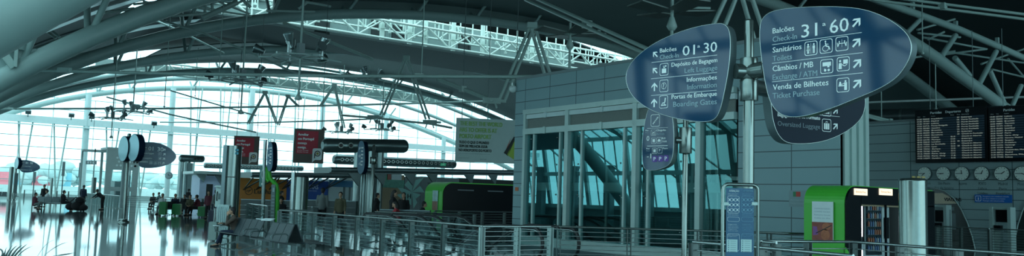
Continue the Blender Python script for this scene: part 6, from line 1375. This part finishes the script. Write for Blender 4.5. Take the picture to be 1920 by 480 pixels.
# bright aluminium luggage trolley box beside the man, and his bag
p = FZ(417, 446); t = thing('luggage_case', 'tall pale metallic case standing behind the seated man', 'suitcase', (p.x, p.y, 0)); f = MB(); f.add(*_rb(V((p.x, p.y, .60)), .42, .25, 1.16, .06)); f.build('shell', mat('pale metallic shell', (.42, .55, .55), .25, .7), t); f = MB()
for q in range(-2, 3): f.box(V((p.x, p.y, .6)) + RGT * (q * .07) - FWD * .13, (.02, .02, 1.0), rz=-yaw)
f.build('ribs', rim_m, t)
p = FZ(399, 452); t = thing('luggage_case', 'small pale case with raised handle by the seated man knees', 'suitcase', (p.x, p.y, 0)); f = MB(); f.add(*_rb(V((p.x, p.y, .34)), .26, .22, .6, .05)); f.build('shell', mat('grey green shell', (.22, .30, .29), .4), t)
f = MB(); q = V((p.x, p.y, .6)); f.path([q, q + V((0, 0, .48))], .025, 8); f.path([q + RGT * .06, q + RGT * .06 + V((0, 0, .48))], .02, 8); f.build('pull_handle', rail_m, t)
p = FZ(398, 420); case(396, 421, 10, 26, mat('navy case', (.012, .02, .05), .4), 'dark navy suitcase by the feet of the telephone user', True)
# ================================================================== PALM
d0 = 4.6; pc = PD(8, 480, d0); t = thing('potted_palm', 'dark palm with long arching leaflets in the lower left corner', 'palm', (pc.x, pc.y, 0))
f = MB(); f.lathe([(.16, 0), (.22, .02), (.26, .45), (.28, .5), (.25, .5), (.24, .44), (.02, .43)], (pc.x, pc.y, 0), 24); f.build('pot', mat('grey pot', (.15, .18, .18), .6), t)
f = MB(); f.path([(pc.x, pc.y, .4), (pc.x - .02, pc.y, .8), (pc.x - .05, pc.y, 1.0)], [.04, .03, .02], 8); f.build('stem', bark, t)
def blade_leaf(pts, w):
    P = [PD(x, y, d0 + e) for x, y, e in pts]; f = MB(); n = 12; vs = []; fs = []
    def bez(u):
        Q = P[:]
        while len(Q) > 1: Q = [Q[i].lerp(Q[i + 1], u) for i in range(len(Q) - 1)]
        return Q[0]
    for i in range(n + 1):
        u = i / n; c = bez(u); t_ = (bez(min(1, u + .02)) - bez(max(0, u - .02))).normalized(); s_ = t_.cross(_fw).normalized(); ww = w * (math.sin(PI * min(1, .18 + u * .82)) ** .8 + .03)
        vs += [c - s_ * ww, c + V((0, 0, .0)) - _fw * .004, c + s_ * ww, c + _fw * .002]
    for i in range(n):
        k = i * 4
        for a, b in ((0, 1), (1, 2), (2, 3), (3, 0)): fs.append((k + a, k + b, k + 4 + b, k + 4 + a))
    f.add(vs, fs, True); f.build('leaflet', leaf_m, t)
for x0, x1, x2, y2, w in ((6, 8, -4, 466, .008), (9, 9, 13, 464, .008), (13, 15, 24, 460, .007), (18, 20, 33, 460, .0075), (24, 28, 42, 459, .0075), (29, 36, 52, 457, .006), (35, 42, 62, 461, .003)):
    blade_leaf(((x0 - 6, 486, 0), (x0, 478, 0), (x1, 468, .05), (x2, y2, .1)), w)
for a in (((66, 486, 0), (74, 478, .1), (82, 454, .2), (104, 449, .3)), ((74, 486, 0), (88, 476, .1), (104, 458, .2), (128, 454, .3)), ((100, 480, 0), (115, 478, .1), (128, 477, .1), (142, 473, .2))): blade_leaf(a, .0035)
f = MB(); f.path([V((pc.x - .05, pc.y, 1.0)), PD(-6, 492, d0), PD(30, 490, d0), PD(110, 486, d0 + .1)], .006, 6); f.build('frond_stalk', leaf_m, t)
# ================================================================== SKY AND LIGHT
W = bpy.data.worlds.new('overcast'); bpy.context.scene.world = W; W.use_nodes = True; nt = W.node_tree; bg = nt.nodes['Background']
tc = nt.nodes.new('ShaderNodeTexCoord'); nz = nt.nodes.new('ShaderNodeTexNoise'); nz.inputs['Scale'].default_value = 2.5; nz.inputs['Detail'].default_value = 4
cr = nt.nodes.new('ShaderNodeValToRGB'); cr.color_ramp.elements[0].position = .35; cr.color_ramp.elements[0].color = (.48, .88, 1.0, 1); cr.color_ramp.elements[1].position = .65; cr.color_ramp.elements[1].color = (.66, .98, 1.0, 1)
nt.links.new(tc.outputs['Generated'], nz.inputs['Vector']); nt.links.new(nz.outputs['Fac'], cr.inputs[0]); nt.links.new(cr.outputs[0], bg.inputs[0]); bg.inputs[1].default_value = 2.3
sc_ = bpy.context.scene; sc_.view_settings.view_transform = 'Standard'; sc_.view_settings.look = 'None'; sc_.view_settings.gamma = 1; sc_.view_settings.exposure = 0.15; sc_.view_settings.use_curve_mapping = False
